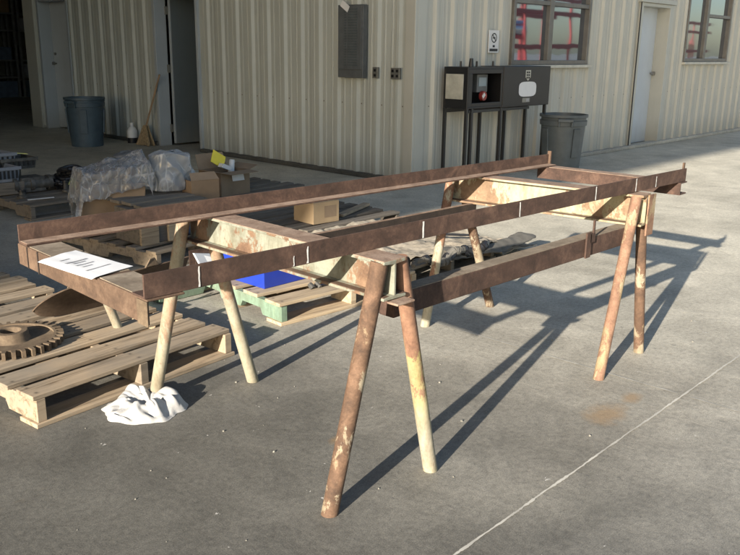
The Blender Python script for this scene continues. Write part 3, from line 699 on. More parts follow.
# ------------------------------------------------------------------ angle iron frame lying on the stand
fr = thing('angle_iron_table', 'long rusty angle iron frame with open middle lying on top of the trestle stand', 'frame', (2.5, 2.05, .803))
zT = .8045
A0, A1 = Vector((1.046, 1.728, zT)), Vector((4.012, 1.603, zT))
B0, B1 = Vector((1.097, 2.530, zT)), Vector((4.012, 2.386, zT))
def angle(p0, p1, leg_, t, flip):
    # side axis of prism = d x up = -Y-ish for +X runs
    sgn = 1
    if flip: prof = [(0, 0), (0, leg_), (-t, leg_), (-t, t), (-leg_, t), (-leg_, 0)]       # upright toward viewer, foot pointing away
    else: prof = [(0, 0), (0, leg_), (t, leg_), (t, t), (leg_, t), (leg_, 0)]               # upright at the back, foot toward viewer
    return MB().prism(prof, p0, p1)
fa = obj('angle_iron', angle(A0, A1, .0635, .006, True), 'rust', fr, bevel=.0012)
ba = obj('angle_iron', angle(B0, B1, .0600, .006, False), 'rust', fr, bevel=.0012)
d = (B1 - B0).normalized()
q = MB().prism([(.0075, .0062), (.0595, .0062), (.0595, .0080), (.0075, .0080)], B0 + d * .002, B1 - d * .002); obj('lit_foot_face', q, 'rust_top', ba)  # pale sheet paints in the sunlit, bouncing brightness of the foot
# white paint ticks on the front angle
dA = (A1 - A0).normalized(); nA = Vector((dA.y, -dA.x, 0))
for x, hh, ww in ((1.205, .055, .005), (1.522, .03, .004), (1.574, .05, .006), (2.075, .056, .008), (2.62, .056, .006), (3.165, .058, .007), (3.51, .058, .007), (3.70, .05, .006)):
    s_ = (x - A0.x) / dA.x; pc = A0 + dA * s_ + nA * .0012 + Vector((0, 0, .003 + hh / 2))
    q = MB(); n_ = 5
    def fn(u, v, pc=pc, ww=ww, hh=hh): return pc + dA * ((u - .5) * ww * (1 + .7 * nz(v * 5, x)) + .002 * nz(v * 4, x + 3)) + Vector((0, 0, (v - .5) * hh)) + nA * .0004
    obj('paint_mark', q.grid(fn, 1, n_), 'chalk', fa)
# end members, hanging below the angles
def endbeam(p0, p1, w, h, t=.006):
    prof = [(-w / 2, -h), (-w / 2, 0), (w / 2, 0), (w / 2, -t), (-w / 2 + t, -t), (-w / 2 + t, -h + t), (w / 2, -h + t), (w / 2, -h)]
    return prof
L0, L1 = Vector((1.104, 1.722, zT - .0012)), Vector((1.151, 2.535, zT - .0012))
q = MB().prism([(-.055, -.068), (-.048, -.068), (-.048, -.007), (.055, -.007), (.055, 0), (-.055, 0)], L0, L1); le = obj('end_channel', q, 'rust_or', fr, bevel=.003)
dl = (L1 - L0).normalized(); sl_ = dl.cross(Vector((0, 0, 1)))
q = MB()
for a, b in ((.03, .26), (.285, .56), (.575, .73)):
    q.prism([(-.050, .0004), (.050, .0004), (.050, .003), (-.050, .003)], L0 + dl * a, L0 + dl * b)
obj('scaled_or_lit_top', q, 'wood_beam', le)
q = MB(); q.prism([(-.0575, -.070), (-.0553, -.070), (-.0553, .0), (-.0575, .0)], L0 + dl * .655, L0 + dl * .662); q.prism([(-.0575, -.068), (-.0553, -.068), (-.0553, 0), (-.0575, 0)], L0 + dl * .735, L0 + dl * .740)
obj('weld_seam', q, 'rust_dk', le)
q = MB(); q.prism([(-.0585, -.070), (-.0553, -.070), (-.0553, -.004), (-.0585, -.004)], L0 - dl * .006, L0 + dl * .046); obj('end_lug', q, 'rust_plate', le, bevel=.001)
R0, R1 = Vector((3.985, 1.598, zT - .0012)), Vector((3.962, 2.392, zT - .0012))
q = MB().prism([(-.04, -.062), (.04, -.062), (.04, -.055), (-.034, -.055), (-.034, -.006), (.04, -.006), (.04, 0), (-.04, 0)], R0, R1); re_ = obj('end_channel', q, 'rust', fr, bevel=.0015)
dr_ = (R1 - R0).normalized(); q = MB().prism([(-.038, .0004), (.038, .0004), (.038, .003), (-.038, .003)], R0 + dr_ * .07, R1 - dr_ * .07); obj('scaled_or_lit_top', q, 'rust_top', re_)
q = MB(); q.obox((4.000, 1.615, zT + .068), (.007, 0, 0), (0, .004, 0), (0, 0, .022)); obj('pin', q, 'rust_or', fr)
q = MB(); q.obox((4.018, 2.378, zT + .035), (.005, 0, 0), (0, .010, 0), (0, 0, .042)); obj('pin', q, 'rust_or', fr)
# paper
t = thing('paper_sheet', 'white printed sheet of paper lying on the left end of the rusty frame', 'paper', (1.10, 2.14, .808))
def fn(u, v):
    a = Vector((1.030, 2.262, 0)); b = Vector((1.170, 2.305, 0)); c_ = Vector((1.190, 2.015, 0)); d_ = Vector((1.046, 1.985, 0))
    p = a * (1 - u) * (1 - v) + b * u * (1 - v) + c_ * u * v + d_ * (1 - u) * v
    p.z = .8086 + .003 * max(0, nz(u * 2.3, v * 2.3, 4)) + .008 * max(0, v - .8) * u - (.004 * max(0, .12 - u) * 8); return p
obj('sheet', MB().grid(fn, 10, 14), 'paper', t, smooth=True, thick=.0006)
q = MB()
for i, (v, a, b) in enumerate(((.22, .25, .5), (.36, .2, .75), (.43, .3, .62), (.52, .25, .7), (.60, .3, .55), (.74, .2, .8))):
    def f2(uu, vv, v=v, a=a, b=b):
        p = fn(a + (b - a) * uu, v + (.018 if i != 1 else .03) * vv); p.z += .0012; return p
    q.grid(f2, 6, 1)
obj('print', q, 'ink', t)

# ------------------------------------------------------------------ pallets
def pallet(label, loc, rz, L, Wd, wood, nb=7, smat=None, bw=.095, hgt=.13, gap=None, cat='pallet', skip=(), stringer_gap=True, bottom=True, notch=True):
    """deck boards run along local X (length L), stringers along local Y"""
    t = thing('wooden_pallet', label, cat, loc, rz, 'wooden pallets on the yard floor')
    smat = smat or wood
    th = .019; sh = hgt - 2 * th
    for i in range(3):
        x = (.02, L / 2, L - .02)[i]; x0 = min(max(x - .019, 0), L - .038)
        z0, z1 = (th if bottom else 0), hgt - th
        if notch:
            n1, n2 = Wd * .18, Wd * .40; m1, m2 = Wd * .60, Wd * .82; nzh = z0 + sh * .42
            prof = [(0, z0), (n1, z0), (n1 + .02, nzh), (n2 - .02, nzh), (n2, z0), (m1, z0), (m1 + .02, nzh), (m2 - .02, nzh), (m2, z0), (Wd, z0), (Wd, z1), (0, z1)]
        else: prof = [(0, z0), (Wd, z0), (Wd, z1), (0, z1)]
        n = len(prof); vs = [(xx, y, z) for xx in (x0, x0 + .038) for y, z in prof]
        q = MB().add(vs, [(k, (k + 1) % n, n + (k + 1) % n, n + k) for k in range(n)] + [tuple(reversed(range(n))), tuple(range(n, 2 * n))])
        obj('stringer', q, smat if i == 0 else wood, t, world=False, bevel=.002)
    step = (Wd - bw) / (nb - 1)
    for k in range(nb):
        if k in skip: continue
        y = k * step + random.uniform(-.006, .006); ov = random.uniform(-.026, .016); w_ = bw * random.choice((1, 1, .96, 1.04))
        q = MB(); a = random.uniform(-.006, .006)
        n_ = 6
        for part in range(1):
            x0, x1 = -.008 + ov * .5, L + .008 + ov
            z = hgt - th + random.uniform(0, .002)
            q.hexa([(x0, y - a, z), (x1, y + a, z), (x1, y + w_ + a, z), (x0, y + w_ - a, z), (x0, y - a, z + th), (x1, y + a, z + th), (x1, y + w_ + a, z + th), (x0, y + w_ - a, z + th)])
        o = obj('deck_board', q, wood, t, world=False, bevel=.003); me = o.data; uvl = me.uv_layers.new(name='UVMap')
        # finer lengthwise cuts so that nail positions map linearly: u = distance to nearest stringer, v = distance to nearest edge
        bm = bmesh.new(); bm.from_mesh(me)
        for xc in (.02, L * .26, L / 2, L * .74, L - .02): bmesh.ops.bisect_plane(bm, geom=bm.verts[:] + bm.edges[:] + bm.faces[:], plane_co=(xc, 0, 0), plane_no=(1, 0, 0))
        bmesh.ops.bisect_plane(bm, geom=bm.verts[:] + bm.edges[:] + bm.faces[:], plane_co=(0, y + w_ / 2, 0), plane_no=(0, 1, 0))
        ul = bm.loops.layers.uv.active
        for f_ in bm.faces:
            for l_ in f_.loops:
                c_ = l_.vert.co; l_[ul].uv = (min(abs(c_.x - .02), abs(c_.x - L / 2), abs(c_.x - L + .02)), min(abs(c_.y - y), abs(c_.y - y - w_)))
        bm.to_mesh(me); bm.free()
    if bottom:
        for y in (0, Wd / 2 - bw / 2, Wd - bw):
            q = MB().box(-.01, L + .01, y - .01, y + bw - .01, .0005, th - .0005); obj('bottom_board', q, wood, t, world=False, bevel=.002)
    return t
P1 = pallet('weathered tan pallet under the toothed gear at the left front', (1.245, 2.865, 0), R(5.5), 1.0, 1.16, 'wood', 7, bw=.122)
pallet('small grey topped pallet at the left edge behind the gear', (1.02, 4.12, 0), R(3), .95, .85, 'wood', 6)
pallet('pale wood pallet with a mint green side under the blue tray', (2.69, 3.12, 0), R(-4), 1.02, .95, 'wood_pale', 5, smat='mint', bw=.13, hgt=.125)
pallet('shaded pallet carrying the plastic wrapped cartons', (2.83, 4.50, 0), R(8), 1.0, 1.25, 'wood', 7)
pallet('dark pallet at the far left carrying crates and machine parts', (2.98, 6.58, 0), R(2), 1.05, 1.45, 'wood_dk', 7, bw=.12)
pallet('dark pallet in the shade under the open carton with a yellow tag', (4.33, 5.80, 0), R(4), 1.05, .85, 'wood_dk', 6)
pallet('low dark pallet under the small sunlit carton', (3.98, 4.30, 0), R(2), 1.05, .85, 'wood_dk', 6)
pallet('grey pallet under the beige canvas sheet', (3.66, 3.10, 0), R(4), 1.05, .95, 'wood_grey', 6)

# ------------------------------------------------------------------ gear and blade on the front pallet
t = thing('toothed_gear', 'large tan rusty ring gear lying flat on the front left pallet', 'gear', (1.43, 3.48, .13))
cx, cy, rz0 = 1.432, 3.482, .131
q = MB(); nt_ = 34; pts = []
for i in range(nt_):
    a = 2 * math.pi * i / nt_; da = 2 * math.pi / nt_
    for fr_, r in ((0, .190), (.20, .190), (.30, .220), (.66, .220), (.76, .190)): pts.append((a + fr_ * da, r))
n = len(pts); z0, z1 = rz0 + .004, rz0 + .036
vs = [(cx + r * math.cos(a), cy + r * math.sin(a), z) for z in (z0, z1) for a, r in pts] + [(cx + .178 * math.cos(a), cy + .178 * math.sin(a), z) for z in (z0, z1) for a, r in pts]
fs = []
for i in range(n):
    j = (i + 1) % n
    fs += [(i, j, n + j, n + i), (n + i, n + j, 3 * n + j, 3 * n + i), (2 * n + j, 2 * n + i, 3 * n + i, 3 * n + j), (j, i, 2 * n + i, 2 * n + j)]
q.add(vs, fs); obj('toothed_rim', q, 'rust_plate', t)
q = MB(); q.lathe([(.176, rz0 + .006), (.177, rz0 + .026), (.085, rz0 + .022), (.078, rz0 + .030), (.074, rz0 + .060), (.070, rz0 + .064), (.046, rz0 + .064), (.042, rz0 + .060), (.041, rz0 + .006)], 48, (cx, cy, 0), True)
obj('hub', q, 'rust_plate', t, smooth=True)

t = thing('curved_blade', 'curved brown steel blade with a rounded end resting on the pallet behind the gear', 'blade', (2.0, 3.75, .13))
def bl(u, v):
    L = u * u * .86; e = min(1, L / .17); w_ = math.sqrt(max(0, 1 - (1 - e) ** 2))
    u = L / .86; lo = Vector((1.645 + L, 3.685 + .04 * u + .02 * (1 - w_), .134 + .045 * (1 - w_)))
    up = Vector((1.632 + L * .985, 3.690 - .115 * w_ + .05 * u, .185 + (.105 + .03 * u) * w_))
    p = lo.lerp(up, v); k = math.sin(v * math.pi) * .022 * w_
    return p + Vector((0, k * .8, -k * .6))
obj('blade_sheet', MB().grid(bl, 30, 12), 'blade', t, smooth=True, thick=.007)
for lx, lz, lw in ((1.79, .315, .02), (2.24, .345, .045)):
    q = MB(); q.hexa([(lx - lw, 3.60, lz - .03), (lx + lw, 3.61, lz - .03), (lx + lw, 3.62, lz - .03), (lx - lw, 3.61, lz - .03), (lx - lw * .3, 3.60, lz + .012), (lx + lw * .5, 3.61, lz + .012), (lx + lw * .5, 3.62, lz + .012), (lx - lw * .3, 3.61, lz + .012)]); obj('lug', q, 'rust_plate', t, bevel=.003)
t = thing('pipe_offcut', 'short tan pipe offcut standing on the front pallet under the frame corner', 'pipe', (1.88, 3.36, .13))
q = MB(); q.tube((1.884, 3.362, .131), (1.836, 3.352, .262), .021, .021, 16); obj('pipe', q, 'leg_tan', t, smooth=True)

# rag round a leg
t = thing('white_rag', 'crumpled white cloth rag bunched around the foot of the far left leg', 'rag', (1.63, 2.72, 0))
def rag(u, v):
    a = u * 2 * math.pi; ca, sa = math.cos(a), math.sin(a)
    edge = .165 * (1 + .22 * nz(ca * 1.3, sa * 1.3, 2) + .07 * nz(ca * 3.5, sa * 3.5, 5))
    r = .022 + (edge - .022) * (1 - v)
    dome = .062 * (1 - (1 - min(1, v / .72)) ** 2.2) if v < .72 else .062 - .035 * ((v - .72) / .28)
    x, y = r * ca, r * sa * .88
    fold = .034 * nz(x * 10 + 2, y * 10, v * 1.5) + .050 * abs(nz(x * 15 + 5, y * 11, 7)) - .014 + .022 * abs(nz(ca * 3, sa * 3, 11)) * (1 - abs(v - .5) * 2)
    h = dome * (1 + .45 * nz(ca * 1.6 + 4, sa * 1.6, 3)) + fold * min(1, v * 5)
    return Vector((1.625 + x + .012 * nz(x * 20, y * 20, 3) - .03 * (1 - v) * sa, 2.715 + y + .012 * nz(y * 20, x * 20, 6), max(.002, h)))
obj('cloth', MB().grid(rag, 150, 34), 'ragcloth', t, smooth=True, thick=.003)

# ------------------------------------------------------------------ things on the mint pallet
t = thing('blue_tray', 'bright cobalt blue plastic tub on the mint sided pallet', 'tub', (2.95, 3.5, .125))
def tub(mb, x0, x1, y0, y1, z0, z1, fl, th=.006):
    o = [(x0 + fl, y0 + fl, z0), (x1 - fl, y0 + fl, z0), (x1 - fl, y1 - fl, z0), (x0 + fl, y1 - fl, z0), (x0, y0, z1), (x1, y0, z1), (x1, y1, z1), (x0, y1, z1)]
    i = [(p[0] + (th if p[0] < (x0 + x1) / 2 else -th), p[1] + (th if p[1] < (y0 + y1) / 2 else -th), p[2] + (th if k < 4 else 0)) for k, p in enumerate(o)]
    mb.add(o + i, [(0, 1, 2, 3), (0, 1, 5, 4), (1, 2, 6, 5), (2, 3, 7, 6), (3, 0, 4, 7), (8, 9, 10, 11), (8, 9, 13, 12), (9, 10, 14, 13), (10, 11, 15, 14), (11, 8, 12, 15), (4, 5, 13, 12), (5, 6, 14, 13), (6, 7, 15, 14), (7, 4, 12, 15)])
    return mb
obj('tub_body', tub(MB(), 2.775, 3.37, 3.36, 3.78, .127, .29, .015), 'blue', t, bevel=.003)
q = MB()
if True:
    q.prism([(0, 0), (.012, 0), (.012, .02), (0, .02)], (2.745, 3.357, .272), (3.375, 3.357, .272)); q.prism([(0, 0), (.012, 0), (.012, .02), (0, .02)], (3.375, 3.793, .272), (2.745, 3.793, .272)); q.prism([(0, 0), (.012, 0), (.012, .02), (0, .02)], (2.747, 3.79, .2725), (2.747, 3.36, .2725)); q.prism([(0, 0), (.012, 0), (.012, .02), (0, .02)], (3.373, 3.36, .2725), (3.373, 3.79, .2725))
obj('rim', q, 'blue', t, bevel=.003)
t = thing('black_clamp', 'small black clamp lying on the front board of the mint sided pallet', 'clamp', (3.02, 3.20, .125))
q = MB(); q.bar((2.99, 3.20, .134), (3.14, 3.18, .134), .014, .012); obj('bar', q, 'blackplastic', t); q = MB(); q.tube((2.985, 3.19, .129), (2.985, 3.22, .15), .018, .014, 10); q.tube((3.03, 3.18, .13), (3.03, 3.215, .148), .012, .012, 10); obj('jaw', q, 'machine', t)
t = thing('mint_crate', 'small mint green open box on the floor behind the far left leg', 'box', (2.6, 3.95, 0))
obj('box_body', tub(MB(), 2.42, 2.78, 3.86, 4.20, .002, .12, .03, .012), 'mint', t, bevel=.003)
t = thing('white_board', 'white foam board leaning on the shaded pallet under the green I-beam', 'board', (3.1, 4.1, 0))
q = MB(); q.hexa([(2.92, 4.06, .002), (3.40, 4.12, .002), (3.40, 4.14, .002), (2.92, 4.08, .002), (2.94, 4.24, .15), (3.22, 4.28, .09), (3.22, 4.30, .09), (2.94, 4.26, .15)]); obj('sheet', q, 'white', t, bevel=.002)
t = thing('plywood_sheet', 'flat pale panel lying on the floor between the far legs', 'panel', (2.75, 4.4, 0))
q = MB(); q.hexa([(2.46, 4.24, .006), (2.80, 4.30, .006), (2.80, 4.47, .006), (2.46, 4.41, .006), (2.46, 4.24, .03), (2.80, 4.30, .03), (2.80, 4.47, .03), (2.46, 4.41, .03)]); obj('sheet', q, 'wood_pale', t, bevel=.003)
t = thing('rusty_channel', 'dark red brown steel channel lying in the shade behind the mint pallet', 'steel channel', (3.4, 4.36, 0))
q = MB().prism([(-.05, 0), (.05, 0), (.05, .12), (.042, .12), (.042, .008), (-.042, .008), (-.042, .12), (-.05, .12)], (3.02, 4.38, .002), (4.02, 4.22, .002)); obj('channel', q, 'rust', t, bevel=.002)

# ------------------------------------------------------------------ cartons, crate and film on the shaded pallet
def carton(name, label, cat, x0, x1, y0, y1, z0, z1, rz, flaps=True, mat='cardboard', lean=0.0):
    w2, d2_, h = (x1 - x0) / 2, (y1 - y0) / 2, z1 - z0
    t = thing(name, label, cat, ((x0 + x1) / 2, (y0 + y1) / 2, z0), rz)
    q = MB(); th = .006
    q.box(-w2, w2, -d2_, -d2_ + th, 0, h); q.box(-w2, w2, d2_ - th, d2_, 0, h); q.box(-w2, -w2 + th, -d2_ + th, d2_ - th, 0, h); q.box(w2 - th, w2, -d2_ + th, d2_ - th, 0, h); q.box(-w2 + th, w2 - th, -d2_ + th, d2_ - th, 0, th)
    obj('carton_body', q, mat, t, world=False)
    return t, w2, d2_, h
def flap(t, hinge0, hinge1, out, mat='cardboard_in'):
    a, b, o = Vector(hinge0), Vector(hinge1), Vector(out); d = (b - a).normalized(); n = d.cross(o).normalized() * .004; i = d * .012
    q = MB().hexa([a, b, b + o - i, a + o + i, a + n, b + n, b + o - i + n, a + o + i + n]); return obj('flap', q, mat, t, world=False)
t, w2, d2_, h = carton('cardboard_carton', 'brown carton half covered by clear plastic at the left of the shaded pallet', 'carton', 2.80, 3.24, 5.20, 5.50, .131, .47, R(-22))
flap(t, (-w2, -d2_, h), (w2, -d2_, h), (0, -.03, -.09)); flap(t, (w2, d2_, h), (-w2, d2_, h), (0, .06, .08))
def film(u, v):
    # v: 0 hangs over the front edge -> 1 down the back; u across the carton (local frame, turned with the carton)
    x = -.27 + u * .54
    if v < .25: k = v / .25; y, z = -.175 - .02 * (1 - k), .50 - .12 * (1 - k) * (1.25 - u)
    elif v < .75: k = (v - .25) / .5; y, z = -.175 + .37 * k, .50
    else: k = (v - .75) / .25; y, z = .195 + .03 * k, .50 - .22 * k
    puff = (.06 + .12 * u ** 1.5) * math.sin(max(0, min(1, (v - .12) / .72)) * math.pi) ** .7
    side_ = -.22 * max(0, (.10 - u) / .10) - .10 * max(0, (u - .94) / .06)
    p = Vector((x, y, 0)) * 6
    cr = abs(nz(p.x * 1.0 + p.y * .5, p.y * .9, 5 + v * 2)) + .55 * abs(nz(p.x * 2.3 - p.y, p.y * 2.0, 9 + v * 3)) + .25 * abs(nz(p.x * 5, p.y * 4 + v * 9, 3))
    z += puff + side_ + .06 * cr - .02; y -= .04 * cr * (1 if v < .3 else 0); x += .03 * nz(p.y, v * 5, 2)
    c_, s_ = math.cos(R(-22)), math.sin(R(-22))
    return Vector((3.02 + x * c_ - y * s_, 5.35 + x * s_ + y * c_, z))
tag(obj('plastic_film', MB().grid(film, 90, 70), 'film', smooth=True, thick=.0), 'clear crinkled plastic sheet draped over the left carton', 'plastic sheet')
def bag(u, v):
    a = u * 2 * math.pi; cc, ss = math.cos(a), math.sin(a)
    k = (abs(cc) ** 3.2 + abs(ss) ** 3.2) ** (-1 / 3.2)
    h = v
    r = 1.0 - .10 * h + .04 * math.sin(h * 7)
    if h > .93: r *= max(.0, (1 - h) / .07) ** .5
    x = 3.405 + .165 * cc * k * r; y = 5.16 + .13 * ss * k * r; z = .405 + .25 * min(h, .97) / .97
    w_ = Vector((x, y, z)) * 8
    cr = abs(nz(w_.x * 1.1 + w_.z * .5, w_.y * 1.1, w_.z * .5)) + .5 * abs(nz(w_.x * 2.2 - w_.z, w_.y * 2.2, w_.z * 1.1 + 4))
    return Vector((x + (.045 * cr - .01) * -cc + .03 * nz(w_.x, w_.y, w_.z), y - (.05 * cr - .01) * ss + .02 * nz(w_.x + 5, w_.y, w_.z), z + .05 * nz(w_.x * .8, w_.y + 3, 2) * v + .04 * cr * v))
tag(obj('plastic_bag', MB().grid(bag, 110, 50), 'film2', smooth=True), 'upright cloudy plastic bag standing on the wooden crate stack', 'plastic bag')
t = thing('wooden_crate', 'slatted wooden crate with a pale end at the front of the shaded pallet', 'crate', (3.03, 4.86, .131))
q = MB(); q.box(2.85, 3.20, 4.72, 5.02, .135, .36); obj('crate_body', q, 'wood_dk', t, bevel=.003)
for x0_, x1_ in ((2.848, 2.985), (3.06, 3.19)):
    q = MB(); q.box(x0_, x1_, 4.695, 4.718, .132, .375); obj('end_slat', q, 'wood_pale', t, bevel=.003)
for i in range(4):
    q = MB(); q.box(2.90, 3.42, 4.74 + i * .15, 4.86 + i * .15, .362 + (i % 2) * .004, .384 + (i % 2) * .004); obj('top_board', q, 'wood_grey', t, bevel=.003)
q = MB(); q.box(3.34, 3.41, 4.80, 5.30, .132, .36); obj('side_slat', q, 'wood_dk', t, bevel=.003)
t = thing('blue_cloth', 'blue grey cloth bundle stuffed beside the crate on the shaded pallet', 'cloth', (3.36, 4.78, .131))
def cl(u, v):
    a = u * 2 * math.pi; b = (v - .5) * math.pi
    r = 1 + .25 * nz(math.cos(a) * 2, math.sin(a) * 2, v * 4)
    return Vector((3.30 + .085 * r * math.cos(a) * math.cos(b), 4.80 + .08 * r * math.sin(a) * math.cos(b), .225 + .09 * r * math.sin(b)))
obj('cloth', MB().grid(cl, 28, 16), 'bluebag', t, smooth=True)
t, w2, d2_, h = carton('cardboard_carton', 'brown carton with a flat front standing right of the plastic bag', 'carton', 3.44, 3.66, 4.92, 5.08, .131, .475, R(-10))
flap(t, (-w2, -d2_, h), (w2, -d2_, h), (0, .05, .05))
# open carton with papers and yellow tag
t, w2, d2_, h = carton('open_carton', 'open brown carton holding papers and a bright yellow tag, beside the side wall', 'carton', 4.36, 4.70, 5.86, 6.16, .131, .345, R(4))
flap(t, (-w2, -d2_, h), (w2, -d2_, h), (.02, -.11, -.01)); flap(t, (w2, d2_, h), (-w2, d2_, h), (0, .05, .13)); flap(t, (-w2, d2_, h), (-w2, -d2_, h), (-.09, 0, .02)); flap(t, (w2, -d2_, h), (w2, d2_, h), (.11, .0, .03))
q = MB(); q.box(-w2 + .02, w2 - .02, -d2_ + .02, d2_ - .02, .02, h - .06); obj('contents', q, 'machine', t, world=False)
q = MB(); q.obox((-.01, .07, h + .085), (.052, -.02, -.036), (.0, .003, -.001), (.026, .012, .05)); tag(obj('yellow_tag', q, 'yellow', loc=(4.53, 6.01, .131), world=False), 'bright yellow card tag sticking out of the open carton', 'tag')
q = MB(); q.obox((.03, -d2_ - .008, h - .045), (.065, 0, .0), (0, .002, 0), (-.008, 0, .042)); tag(obj('paper_slip', q, 'paper', loc=(4.53, 6.01, .131), world=False), 'white paper slip hanging on the front of the open carton', 'paper')
q = MB(); q.tube((.10, .03, h - .05), (.13, .05, h + .07), .03, .024, 14); q.obox((.02, .01, h + .02), (.05, 0, -.02), (0, .03, 0), (.01, 0, .016)); tag(obj('paper_roll', q, 'white', loc=(4.53, 6.01, .131), world=False), 'white roll and folded paper poking out of the open carton', 'paper roll')
# small sunlit carton
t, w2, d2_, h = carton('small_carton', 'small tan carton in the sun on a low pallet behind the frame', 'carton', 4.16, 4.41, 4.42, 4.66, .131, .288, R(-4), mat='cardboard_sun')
flap(t, (w2, d2_, h), (-w2, d2_, h), (0, -.10, .012), 'cardboard_sun'); flap(t, (-w2, -d2_, h), (w2, -d2_, h), (0, .09, .010), 'cardboard_sun'); flap(t, (-w2, d2_, h - .002), (-w2, -d2_, h - .002), (.07, 0, .003))
q = MB(); q.box(-.02, .10, -d2_ - .0012, -d2_ - .0004, .04, .13); obj('torn_patch', q, 'cardboard_in', t, world=False)
t = thing('wood_offcut', 'short plank offcut lying on the low pallet right of the small carton', 'plank', (4.75, 4.6, .131))
q = MB(); q.bar((4.50, 4.50, .145), (4.98, 4.66, .155), .06, .022); obj('plank', q, 'wood', t, bevel=.002)
# white bag lying on the floor by the bin
t = thing('white_sack', 'crumpled pale sack lying on the shaded floor behind the cartons', 'sack', (5.85, 9.75, 0))
def sk(u, v):
    a = u * 2 * math.pi; b = v * math.pi / 2; r = 1 + .3 * nz(math.cos(a) * 2, math.sin(a) * 2, v * 3 + 4)
    return Vector((5.80 + .20 * r * math.cos(a) * math.cos(b), 9.75 + .16 * r * math.sin(a) * math.cos(b), .002 + .07 * r * math.sin(b)))
obj('sack', MB().grid(sk, 32, 10), 'whitebin', t, smooth=True)

# ------------------------------------------------------------------ far left pallet load
def crate(label, x0, x1, y0, y1, z0, z1, mat, group=None):
    t = thing('plastic_crate', label, 'crate', ((x0 + x1) / 2, (y0 + y1) / 2, z0), 0, group)
    obj('crate_body', tub(MB(), x0, x1, y0, y1, z0, z1, .015, .006), mat, t, bevel=.002)
    q = MB(); q.box(x0 - .01, x1 + .01, y0 - .01, y0 - .001, z1 - .025, z1 + .002); q.box(x0 - .01, x0 - .001, y0 - .001, y1, z1 - .025, z1 + .002); obj('rim', q, mat, t)
    n = 7
    for i in range(n):
        xx = x0 + .03 + i * (x1 - x0 - .06) / (n - 1); obj('slot', MB().box(xx - .008, xx + .008, y0 - .004, y0 + .012, z0 + .03, z1 - .03), 'blackplastic', t)
        yy = y0 + .03 + i * (y1 - y0 - .06) / (n - 1); obj('slot', MB().box(x0 - .004, x0 + .012, yy - .008, yy + .008, z0 + .03, z1 - .03), 'blackplastic', t)
    return t
crate('pale grey slotted plastic crate at the bottom of the far left stack', 2.92, 3.20, 7.20, 7.60, .24, .37, 'whitebin')
crate('pale grey plastic crate stacked behind the lower pale crate', 3.02, 3.36, 7.62, 8.0, .30, .44, 'whitebin')
t = thing('black_carton', 'dark low box under the pale crates on the far left pallet', 'box', (3.1, 7.5, .131)); q = MB(); q.box(2.90, 3.22, 7.18, 7.98, .132, .238); obj('box_body', q, 'wood_dk', t, bevel=.004)
q = MB(); q.box(3.225, 3.40, 7.63, 7.98, .132, .298); t = thing('dark_block', 'dark wooden block under the rear pale crate on the far left pallet', 'block', (3.31, 7.8, .131)); obj('block', q, 'wood_dk', t, bevel=.004)
crate('black slotted crate with a yellow tag, right of the pale crates', 3.17, 3.50, 7.50, 7.82, .30, .40, 'machine')
q = MB(); q.obox((3.42, 7.66, .425), (.06, 0, -.008), (0, .03, 0), (0, 0, .003)); tag(obj('yellow_tag', q, 'yellowlt'), 'pale yellow tag lying on the black slotted crate', 'tag')
t = thing('machine_casting', 'grey cast machine part with round ends on the front of the dark pallet', 'machine part', (3.30, 7.24, .131))
q = MB(); q.tube((3.16, 7.24, .20), (3.46, 7.22, .20), .052, .052, 16); obj('shaft', q, 'machine', t, smooth=True); q = MB(); q.box(3.20, 3.42, 7.19, 7.38, .132, .262); obj('housing', q, 'machine', t, bevel=.004)
for x in (3.13, 3.28, 3.45):
    q = MB(); q.tube((x, 7.235, .20), (x + .035, 7.235, .20), .068, .068, 18); obj('flange', q, 'machine', t, smooth=True)
t = thing('black_hose_pile', 'heap of black hoses and fittings beside the casting on the dark pallet', 'hose', (3.63, 7.2, .131))
for k in range(7):
    q = MB(); cxk, cyk, rk_ = 3.64 + random.uniform(-.06, .06), 7.22 + random.uniform(-.06, .10), random.uniform(.06, .12); zk = .15 + k * .026
    pts = [(cxk + rk_ * math.cos(a * .45), cyk + rk_ * math.sin(a * .45), min(.33, zk + .015 * math.sin(a * .9 + k))) for a in range(15)]
    q.path(pts, .017, 8); obj('hose', q, 'blackplastic', t, smooth=True)
q = MB(); q.obox((3.605, 7.02, .20), (.04, 0, -.02), (0, .004, .002), (.02, 0, .026)); tag(obj('yellow_tag', q, 'yellowlt'), 'pale yellow tag tied to the black hoses on the dark pallet', 'tag')
for px_, py_, pr, ph_, lab in ((3.10, 6.98, .045, .07, 'small dark flanged fitting at the front left of the dark pallet'), (3.52, 7.02, .035, .10, 'short dark pipe stub between the casting and the hoses'), (3.72, 7.42, .07, .16, 'black tapered pump part behind the hose heap')):
    t = thing('pipe_fitting', lab, 'fitting', (px_, py_, .131))
    q = MB(); q.lathe([(0, .001), (pr, .001), (pr, .02), (pr * .62, .025), (pr * .55, ph_), (pr * .35, ph_), (pr * .3, .03), (0, .03)], 18, (px_, py_, .131)); obj('fitting_body', q, 'machine', t, smooth=True)
    q = MB(); q.lathe([(pr * .56, ph_ - .02), (pr * .75, ph_ - .02), (pr * .75, ph_ - .005), (pr * .56, ph_ - .005)], 18, (px_, py_, .131), True); obj('collar', q, 'blackplastic', t, smooth=True)
t = thing('steel_strip', 'thin pale metal strip lying on the front boards of the dark pallet', 'strip', (3.17, 6.81, .131)); q = MB(); q.bar((3.07, 6.82, .137), (3.29, 6.79, .137), .022, .006); obj('strip', q, 'white', t)

